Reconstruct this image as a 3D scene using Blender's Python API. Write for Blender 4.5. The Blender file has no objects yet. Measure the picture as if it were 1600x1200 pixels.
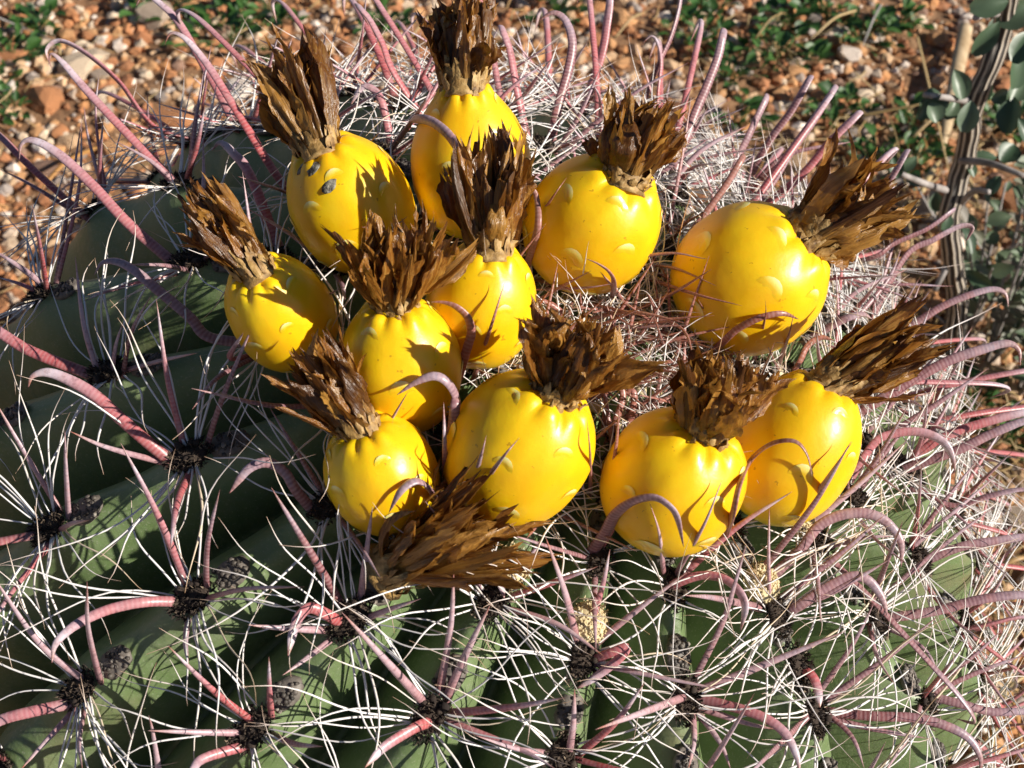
import bpy, math, random
import numpy as np
from mathutils import Vector, Matrix, noise
R_ = math.radians
random.seed(7); rng = np.random.default_rng(7)
scene = bpy.context.scene
col = scene.collection

# ------------------------------------------------------------------ camera, sky, sun, exposure
cam_d = bpy.data.cameras.new('camera'); cam = bpy.data.objects.new('camera', cam_d); col.objects.link(cam)
cam.location = (0.0764, -0.2783, 0.5526); cam.rotation_euler = (R_(90 - 48), 0, 0)
cam_d.sensor_width = 36; cam_d.angle = R_(45); cam_d.clip_start = 0.01; cam_d.clip_end = 300
cam_d.dof.use_dof = True; cam_d.dof.focus_distance = 0.325; cam_d.dof.aperture_fstop = 30
scene.camera = cam
SUN = Vector((0.835, -0.270, 0.479)).normalized()
world = bpy.data.worlds.new('World'); scene.world = world; world.use_nodes = True
nt = world.node_tree; nt.nodes.clear()
sky = nt.nodes.new('ShaderNodeTexSky'); sky.sky_type = 'NISHITA'; sky.sun_disc = False
sky.altitude = 900; sky.dust_density = .3; sky.air_density = .8; sky.sun_elevation = math.asin(SUN.z); sky.sun_rotation = math.atan2(SUN.x, SUN.y)
bg = nt.nodes.new('ShaderNodeBackground'); bg.inputs[1].default_value = 0.05
wo = nt.nodes.new('ShaderNodeOutputWorld')
nt.links.new(sky.outputs[0], bg.inputs[0]); nt.links.new(bg.outputs[0], wo.inputs[0])
sun_d = bpy.data.lights.new('sun', 'SUN'); sun_d.energy = 5.0; sun_d.angle = R_(0.5); sun_d.color = (1.0, 0.93, 0.82)
sun = bpy.data.objects.new('sun', sun_d); col.objects.link(sun); sun.rotation_euler = SUN.to_track_quat('Z', 'Y').to_euler()
scene.view_settings.view_transform = 'Standard'; scene.view_settings.look = 'None'
scene.view_settings.exposure = 0.50; scene.view_settings.gamma = 1.0; scene.view_settings.use_curve_mapping = False

# ------------------------------------------------------------------ node material helpers
class NT:
    def __init__(s, name):
        s.m = bpy.data.materials.new(name); s.m.use_nodes = True; s.t = s.m.node_tree
        s.b = s.t.nodes['Principled BSDF']
    def n(s, kind, **kw):
        x = s.t.nodes.new('ShaderNode' + kind)
        for k, v in kw.items():
            if k.startswith('i_'): x.inputs[int(k[2:])].default_value = v
            else: setattr(x, k, v)
        return x
    def l(s, a, b): s.t.links.new(a, b)
    def set(s, **kw):
        for k, v in kw.items():
            s.b.inputs[k.replace('_', ' ')].default_value = v
    def attr(s, name): return s.n('Attribute', attribute_name=name).outputs['Fac']
    def ramp(s, fac, stops, interp='LINEAR'):
        r = s.n('ValToRGB'); r.color_ramp.interpolation = interp; e = r.color_ramp.elements
        while len(e) < len(stops): e.new(0.5)
        for i, (p, c) in enumerate(stops):
            e[i].position = p; e[i].color = (c[0], c[1], c[2], 1)
        s.l(fac, r.inputs[0]); return r.outputs[0]
    def mix(s, fac, a, b, mode='MIX'):
        x = s.n('Mix', data_type='RGBA', blend_type=mode)
        for k, v in ((0, fac), (6, a), (7, b)):
            if hasattr(v, 'links'): s.l(v, x.inputs[k])
            elif k == 0: x.inputs[0].default_value = v
            else: x.inputs[k].default_value = (*v, 1)
        return x.outputs[2]
    def math(s, op, a, b=0.0, clamp=False):
        x = s.n('Math', operation=op, use_clamp=clamp)
        for k, v in ((0, a), (1, b)):
            if hasattr(v, 'links'): s.l(v, x.inputs[k])
            else: x.inputs[k].default_value = v
        return x.outputs[0]
    def noise(s, scale, detail=3.0, rough=.55, vec=None):
        x = s.n('TexNoise'); x.inputs['Scale'].default_value = scale; x.inputs['Detail'].default_value = detail; x.inputs['Roughness'].default_value = rough
        if vec is None: vec = s.n('TexCoord').outputs['Object']
        s.l(vec, x.inputs['Vector']); return x.outputs['Fac']
    def rnd(s): return s.n('ObjectInfo').outputs['Random']
    def isl(s): return s.n('NewGeometry').outputs['Random Per Island']
    def color(s, c): s.l(c, s.b.inputs['Base Color'])
    def bump(s, h, strength=.3, dist=.001):
        x = s.n('Bump'); x.inputs['Strength'].default_value = strength; x.inputs['Distance'].default_value = dist
        s.l(h, x.inputs['Height']); s.l(x.outputs[0], s.b.inputs['Normal'])
M = {}
def mat_spine(name, stops, grey, young):
    k = NT(name); q = k.attr('frac'); d = k.attr('dist')
    c = k.ramp(q, stops)
    r = k.rnd()
    c = k.mix(k.math('MULTIPLY', r, grey), c, (0.46, 0.36, 0.42))
    if young: c = k.mix(k.math('MULTIPLY', k.math('FRACT', k.math('MULTIPLY', r, 7.3)), .5), c, (0.30, 0.10, 0.03))
    # annual growth rings: every 1.5 mm a paler ridge, in broad bands of stronger and weaker pink
    w = k.math('SINE', k.math('MULTIPLY', d, 2 * math.pi / 1.15))
    c = k.mix(k.math('MULTIPLY', k.math('ADD', w, 1.0), .14 if 'dark' in name else .10), c, (0.66, 0.47, 0.48))
    b = k.n('TexNoise', noise_dimensions='1D'); b.inputs['Scale'].default_value = .33; b.inputs['Detail'].default_value = 3
    k.l(k.math('ADD', d, k.math('MULTIPLY', r, 400.0)), b.inputs['W'])
    c = k.mix(k.math('MULTIPLY', k.math('SUBTRACT', b.outputs['Fac'], .44, True), .9, True), c, (0.55, 0.24, 0.22))
    g = k.noise(700, 4, .7)
    c = k.mix(k.math('MULTIPLY', k.math('SUBTRACT', g, .50, True), 3.0, True), c, (0.15, 0.06, 0.06))
    h_ = k.noise(160, 3); c = k.mix(k.math('MULTIPLY', k.math('SUBTRACT', h_, .54, True), 1.8, True), c, (0.46, 0.34, 0.36))
    k.color(c); k.set(Roughness=.36); k.bump(k.math('ADD', k.math('MULTIPLY', w, .05), g), .22, .0003); M[name] = k.m
mat_spine('spine', [(0, (.10, .022, .020)), (.06, (.24, .048, .042)), (.28, (.42, .062, .066)), (.55, (.43, .10, .11)), (.72, (.44, .25, .29)), (.84, (.60, .53, .60)), (.91, (.50, .40, .42)), (.96, (.30, .12, .06)), (1, (.16, .030, .015))], .26, False)
mat_spine('spine_grey', [(0, (.13, .035, .03)), (.10, (.26, .085, .08)), (.30, (.42, .22, .24)), (.70, (.52, .40, .45)), (.88, (.46, .28, .26)), (.94, (.34, .10, .04)), (1, (.15, .035, .018))], .6, False)
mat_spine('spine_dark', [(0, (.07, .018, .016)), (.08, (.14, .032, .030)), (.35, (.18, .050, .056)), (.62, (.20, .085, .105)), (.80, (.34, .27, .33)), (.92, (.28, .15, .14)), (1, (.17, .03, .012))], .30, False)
mat_spine('spine_young', [(0, (.09, .022, .016)), (.25, (.22, .055, .040)), (.6, (.30, .10, .075)), (.85, (.26, .08, .04)), (1, (.13, .028, .012))], .45, True)
k = NT('bristle'); q = k.attr('frac'); r = k.isl()
c = k.ramp(r, [(0, (.82, .80, .80)), (.70, (.78, .74, .72)), (.88, (.70, .58, .42)), (1, (.60, .36, .20))])
c = k.mix(k.math('MULTIPLY', k.math('POWER', q, 6.0), .8), c, (.45, .22, .08)); k.color(c); k.set(Roughness=.4); M['bristle'] = k.m
k = NT('cactus_skin'); g = k.noise(38, 4); f = k.noise(420, 3)
c = k.ramp(g, [(.25, (.095, .148, .052)), (.5, (.145, .205, .084)), (.75, (.195, .245, .125))])
c = k.mix(k.math('MULTIPLY', k.math('SUBTRACT', f, .48, True), 1.4, True), c, (.19, .235, .145))
sp = k.noise(1500, 1); c = k.mix(k.math('MULTIPLY', k.math('GREATER_THAN', sp, .66), .5), c, (.27, .30, .20))
sc = k.noise(16, 5, .7); c = k.mix(k.math('MULTIPLY', k.math('SUBTRACT', sc, .58, True), 5.0, True), c, (.21, .185, .10))
k.color(c); k.set(Roughness=.46, Subsurface_Weight=.08, Subsurface_Scale=.004); k.b.inputs['Subsurface Radius'].default_value = (.4, 1, .3); k.bump(f, .32, .0008); M['cactus_skin'] = k.m
k = NT('areole_wool'); g = k.noise(700, 3); r = k.isl()
k.color(k.ramp(r, [(0, (.016, .010, .008)), (.5, (.040, .027, .020)), (.85, (.11, .08, .055)), (1, (.26, .20, .14))])); k.set(Roughness=.95); M['areole_wool'] = k.m
k = NT('old_scar'); g = k.noise(300, 3); r = k.isl()
k.color(k.mix(.55, k.ramp(r, [(0, (.015, .012, .011)), (.5, (.04, .034, .03)), (.8, (.12, .10, .09)), (1, (.45, .40, .34))]), k.ramp(g, [(.4, (.02, .016, .013)), (.75, (.20, .17, .14))]))); k.set(Roughness=.6); k.bump(g, .5, .001); M['old_scar'] = k.m
k = NT('cream_felt'); g = k.noise(600, 4); r = k.isl()
k.color(k.mix(.5, k.ramp(r, [(0, (.40, .28, .12)), (.5, (.62, .50, .28)), (1, (.76, .66, .46))]), k.ramp(g, [(.3, (.38, .27, .12)), (.6, (.72, .62, .40))]))); k.set(Roughness=.95); M['cream_felt'] = k.m
k = NT('fruit_skin'); z = k.attr('height'); g = k.noise(70, 3); r = k.rnd(); v = k.noise(22, 3)
c = k.ramp(g, [(.3, (.85, .47, .004)), (.55, (.88, .57, .006)), (.8, (.88, .64, .012))])
c = k.mix(k.math('MULTIPLY', k.math('SUBTRACT', v, .45, True), 2.2, True), c, (.78, .33, .003))
c = k.mix(k.math('MULTIPLY', k.math('SUBTRACT', k.math('ADD', .22, k.math('MULTIPLY', v, .22)), z, True), 3.2, True), c, (.68, .60, .035))
rim = k.math('MULTIPLY', k.math('SUBTRACT', k.math('ADD', z, k.math('MULTIPLY', k.noise(260, 3), .10)), .985, True), 14.0, True)
c = k.mix(rim, c, (.52, .20, .02))
s_ = k.noise(520, 2); c = k.mix(k.math('MULTIPLY', k.math('GREATER_THAN', s_, .715), .6), c, (.40, .19, .01))
k.color(c); k.set(Roughness=.36, Subsurface_Weight=.25, Subsurface_Scale=.004); k.b.inputs['Subsurface Radius'].default_value = (1, .45, .08)
k.bump(k.noise(260, 4), .16, .0008); M['fruit_skin'] = k.m
k = NT('fruit_scale'); k.color(k.ramp(k.attr('height'), [(0, (.85, .50, .006)), (.45, (.86, .56, .02)), (.70, (.89, .72, .16)), (1, (.92, .84, .42))])); k.set(Roughness=.3, Subsurface_Weight=.3, Subsurface_Scale=.002, Coat_Weight=.2); M['fruit_scale'] = k.m
def mat_petal(name, dark, mid, lite):
    k = NT(name); r = k.rnd(); y = k.attr('frac')
    tc = k.n('TexCoord'); mp = k.n('Mapping'); k.l(tc.outputs['Object'], mp.inputs[0]); mp.inputs['Scale'].default_value = (7, 2.2, 7)
    va = k.n('VectorMath', operation='ADD'); k.l(mp.outputs[0], va.inputs[0]); k.l(k.math('MULTIPLY', r, 60.0), va.inputs[1])
    g = k.noise(1.0, 4, .6, va.outputs[0]); f = k.noise(.45, 3, .6, va.outputs[0])
    c = k.ramp(g, [(.30, dark), (.50, mid), (.72, lite)])
    c = k.mix(k.math('MULTIPLY', k.math('SUBTRACT', .40, r, True), 2.2, True), c, dark)
    c = k.mix(k.math('MULTIPLY', k.math('SUBTRACT', r, .62, True), 2.0, True), c, lite)
    c = k.mix(k.math('MULTIPLY', k.math('SUBTRACT', .26, y, True), 2.6, True), c, (.44, .26, .075))
    c = k.mix(k.math('MULTIPLY', k.math('SUBTRACT', f, .54, True), 5.0, True), c, dark)
    k.color(c); k.set(Roughness=.30); k.b.inputs['Specular IOR Level'].default_value = .75; k.bump(g, .5, .0016)
    tr = k.n('BsdfTranslucent'); k.l(c, tr.inputs[0]); mx = k.n('MixShader'); mx.inputs[0].default_value = .34
    k.l(k.b.outputs[0], mx.inputs[1]); k.l(tr.outputs[0], mx.inputs[2]); k.l(mx.outputs[0], k.t.nodes['Material Output'].inputs[0]); M[name] = k.m
mat_petal('dry_petal', (.070, .022, .003), (.30, .115, .016), (.56, .30, .065))
k = NT('dry_collar'); g = k.noise(420, 4); r = k.isl()
k.color(k.mix(k.math('MULTIPLY', r, .45), k.ramp(g, [(.35, (.10, .045, .012)), (.5, (.30, .17, .055)), (.68, (.50, .34, .14))]), (.52, .33, .10))); k.set(Roughness=.6); k.bump(g, .6, .0012); M['dry_collar'] = k.m
k = NT('scab'); g = k.noise(700, 4); k.color(k.ramp(g, [(.35, (.05, .04, .03)), (.6, (.30, .28, .22)), (.75, (.48, .45, .36))])); k.set(Roughness=.8); k.bump(g, .8, .001); M['scab'] = k.m
# ground
k = NT('soil'); g = k.noise(60, 5, .65); f = k.noise(7, 4)
c = k.ramp(g, [(.3, (.13, .064, .028)), (.5, (.27, .14, .066)), (.7, (.40, .235, .125))]); c = k.mix(k.math('MULTIPLY', k.math('SUBTRACT', f, .5, True), 2.0, True), c, (.15, .10, .06))
k.color(c); k.set(Roughness=.95); k.bump(g, .8, .006); M['soil'] = k.m
def mat_stone(name):
    k = NT(name); r = k.math('FRACT', k.math('ADD', k.rnd(), k.isl())); g = k.noise(70, 5, .65)
    c = k.ramp(r, [(0, (0.566, 0.295, 0.130)), (.16, (0.496, 0.212, 0.088)), (.30, (0.614, 0.401, 0.236)), (.44, (0.425, 0.177, 0.077)), (.56, (0.519, 0.401, 0.307)), (.66, (0.708, 0.555, 0.401)), (.76, (0.354, 0.295, 0.260)), (.84, (0.590, 0.271, 0.106)), (.92, (0.800, 0.684, 0.590)), (.97, (0.260, 0.153, 0.106))], 'CONSTANT')
    c = k.mix(k.math('MULTIPLY', k.math('SUBTRACT', .55, g, True), 2.6, True), c, (.20, .105, .050))
    c = k.mix(k.math('MULTIPLY', k.math('SUBTRACT', g, .60, True), 2.5, True), c, (.62, .50, .38))
    k.color(c); k.set(Roughness=.85); k.bump(g, .5, .004); M[name] = k.m
mat_stone('stone')
def mat_leaf(name, a, b, cc, rough=.45, tl=.3):
    k = NT(name); r = k.math('FRACT', k.math('ADD', k.rnd(), k.isl())); g = k.noise(60, 3)
    c = k.ramp(r, [(0, a), (.5, b), (1, cc)]); c = k.mix(k.math('MULTIPLY', k.math('SUBTRACT', g, .5, True), 1.6, True), c, a)
    k.color(c); k.set(Roughness=rough)
    tr = k.n('BsdfTranslucent'); k.l(c, tr.inputs[0]); mx = k.n('MixShader'); mx.inputs[0].default_value = tl
    k.l(k.b.outputs[0], mx.inputs[1]); k.l(tr.outputs[0], mx.inputs[2]); k.l(mx.outputs[0], k.t.nodes['Material Output'].inputs[0]); M[name] = k.m
mat_leaf('weed_leaf', (.030, .085, .020), (.055, .14, .030), (.085, .19, .045))
mat_leaf('shrub_leaf', (.040, .075, .040), (.065, .115, .060), (.12, .17, .105), .42, .12)
mat_leaf('herb_leaf', (.10, .15, .085), (.17, .23, .14), (.22, .18, .15), .5, .3)
mat_leaf('straw', (.42, .28, .11), (.58, .43, .22), (.46, .22, .06), .5, .15)
k = NT('twig_bark'); u_ = k.attr('around'); w_ = k.noise(90, 4); d_ = k.attr('dist')
s1 = k.math('SINE', k.math('ADD', k.math('MULTIPLY', u_, 2 * math.pi * 5), k.math('MULTIPLY', w_, 3.0)))
k.color(k.mix(k.math('MULTIPLY', w_, .15), k.ramp(k.math('MULTIPLY', k.math('ADD', s1, 1.0), .5), [(.35, (.030, .024, .022)), (.6, (.10, .08, .07)), (.85, (.60, .52, .42))]), (.30, .25, .20)))
k.set(Roughness=.7); k.bump(s1, .7, .0012); M['twig_bark'] = k.m
k = NT('pale_wood'); g = k.noise(80, 4); k.color(k.ramp(g, [(.3, (.34, .23, .12)), (.7, (.60, .46, .29))])); k.set(Roughness=.7); M['pale_wood'] = k.m
k = NT('grey_twig'); g = k.noise(120, 4); k.color(k.ramp(g, [(.3, (.16, .14, .13)), (.7, (.42, .38, .36))])); k.set(Roughness=.7); M['grey_twig'] = k.m

# ------------------------------------------------------------------ mesh helpers
def mesh(name, V, Fc, mat, smooth=True, **attrs):
    me = bpy.data.meshes.new(name); me.from_pydata([tuple(v) for v in V], [], [tuple(f) for f in Fc])
    me.materials.append(M[mat])
    if smooth: me.polygons.foreach_set('use_smooth', [True] * len(me.polygons))
    for k, a in attrs.items():
        at = me.attributes.new(k, 'FLOAT', 'POINT'); at.data.foreach_set('value', np.asarray(a, dtype=np.float32))
    me.update(); return me
def link(name, me, parent=None, loc=None, mtx=None):
    o = bpy.data.objects.new(name, me); col.objects.link(o)
    if parent is not None: o.parent = parent
    if mtx is not None: o.matrix_local = mtx
    elif loc is not None: o.location = loc
    return o
def tag(o, label=None, cat=None, group=None, kind=None):
    for k, v in (('label', label), ('category', cat), ('group', group), ('kind', kind)):
        if v: o[k] = v
    return o
def empty(name, loc): 
    o = bpy.data.objects.new(name, None); o.empty_display_size = .01; col.objects.link(o); o.location = loc; return o
class MB:
    def __init__(s): s.V = []; s.F = []; s.A = {}
    def add(s, V, Fc, **attrs):
        b = len(s.V); s.V.extend(map(tuple, V)); s.F.extend(tuple(i + b for i in f) for f in Fc)
        for k, a in attrs.items(): s.A.setdefault(k, []).extend(a)
    def mesh(s, name, mat, smooth=True): return mesh(name, s.V, s.F, mat, smooth, **s.A)
def catmull(P, step):
    P = [np.asarray(p, float) for p in P]
    if len(P) == 2: P = [P[0], (P[0] + P[1]) / 2, P[1]]
    Q = [2 * P[0] - P[1]] + P + [2 * P[-1] - P[-2]]
    out = []
    for i in range(1, len(Q) - 2):
        a, b, c, d = Q[i - 1:i + 3]
        n = max(3, int(np.linalg.norm(c - b) / step))
        for t in np.linspace(0, 1, n, endpoint=False):
            out.append(.5 * ((2 * b) + (c - a) * t + (2 * a - 5 * b + 4 * c - d) * t * t + (3 * b - a - 3 * c + d) * t ** 3))
    out.append(P[-1]); return np.array(out)
def tube(C, rad, sides=8, flat=1.0, ref=None, cap=True, lens=0.0):
    """swept tube along C; rad per point; flat squeezes across ref"""
    C = np.asarray(C); n = len(C)
    T = np.gradient(C, axis=0); T /= np.linalg.norm(T, axis=1)[:, None] + 1e-12
    if ref is None: ref = np.array([.3, .2, .93])
    U = np.empty_like(C); u = ref - T[0] * (ref @ T[0]); u /= np.linalg.norm(u) + 1e-12
    for i in range(n):
        u = u - T[i] * (u @ T[i]); u /= np.linalg.norm(u) + 1e-12; U[i] = u
    W = np.cross(T, U)
    a = np.linspace(0, 2 * np.pi, sides, endpoint=False)
    ca_ = np.cos(a) * np.abs(np.cos(a)) ** lens
    V = C[:, None, :] + rad[:, None, None] * (ca_[None, :, None] * U[:, None, :] * flat + np.sin(a)[None, :, None] * W[:, None, :])
    V = V.reshape(-1, 3)
    Fc = [(i * sides + j, i * sides + (j + 1) % sides, (i + 1) * sides + (j + 1) % sides, (i + 1) * sides + j) for i in range(n - 1) for j in range(sides)]
    if cap: Fc += [tuple(range(sides))[::-1], tuple((n - 1) * sides + j for j in range(sides))]
    L = np.concatenate([[0], np.cumsum(np.linalg.norm(np.diff(C, axis=0), axis=1))])
    return V, Fc, L
def spine_geo(P, r0, hook, step=.00042, sides=8, ref=None):
    C = catmull(P, step); L = np.concatenate([[0], np.cumsum(np.linalg.norm(np.diff(C, axis=0), axis=1))]); q = L / L[-1]
    prof = np.interp(q, [0, .03, .12, .7, .86, .96, 1], [.9, 1.1, 1, .92, .72, .28, .04]) if hook else np.interp(q, [0, .04, .15, .5, .8, .95, 1], [.9, 1.12, 1, .82, .48, .16, .03])
    ring = 1 + .014 * np.sin(2 * np.pi * L * 1000 / 1.15) * np.clip((.93 - q) * 6, 0, 1)
    V, Fc, L = tube(C, r0 * prof * ring, sides, .50 if hook else .70, ref, True, .55)
    return V, Fc, np.repeat(q, sides), np.repeat(L * 1000, sides)
def spine_mesh(P, r0, hook, origin, mat='spine', sides=8, ref=None, step=.00042):
    V, Fc, q, d = spine_geo(P, r0, hook, step, sides, ref)
    return mesh('hooked_spine' if hook else 'spine', V - np.asarray(origin), Fc, mat, True, frac=q, dist=d)

# ------------------------------------------------------------------ measured positions (world, mm)
# geometry of the barrel, metres: centre of the dome, axis, two directions across it
BC=Vector((0.0545,-0.0215,0.1500)); BA=Vector((0.33824,-0.13348,0.93154)); BU=Vector((0.91775,0.26576,-0.29515)); BV=Vector((-0.20817,0.95475,0.21239))
BR=0.1900; BH=0.1681; BN=2.250
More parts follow.
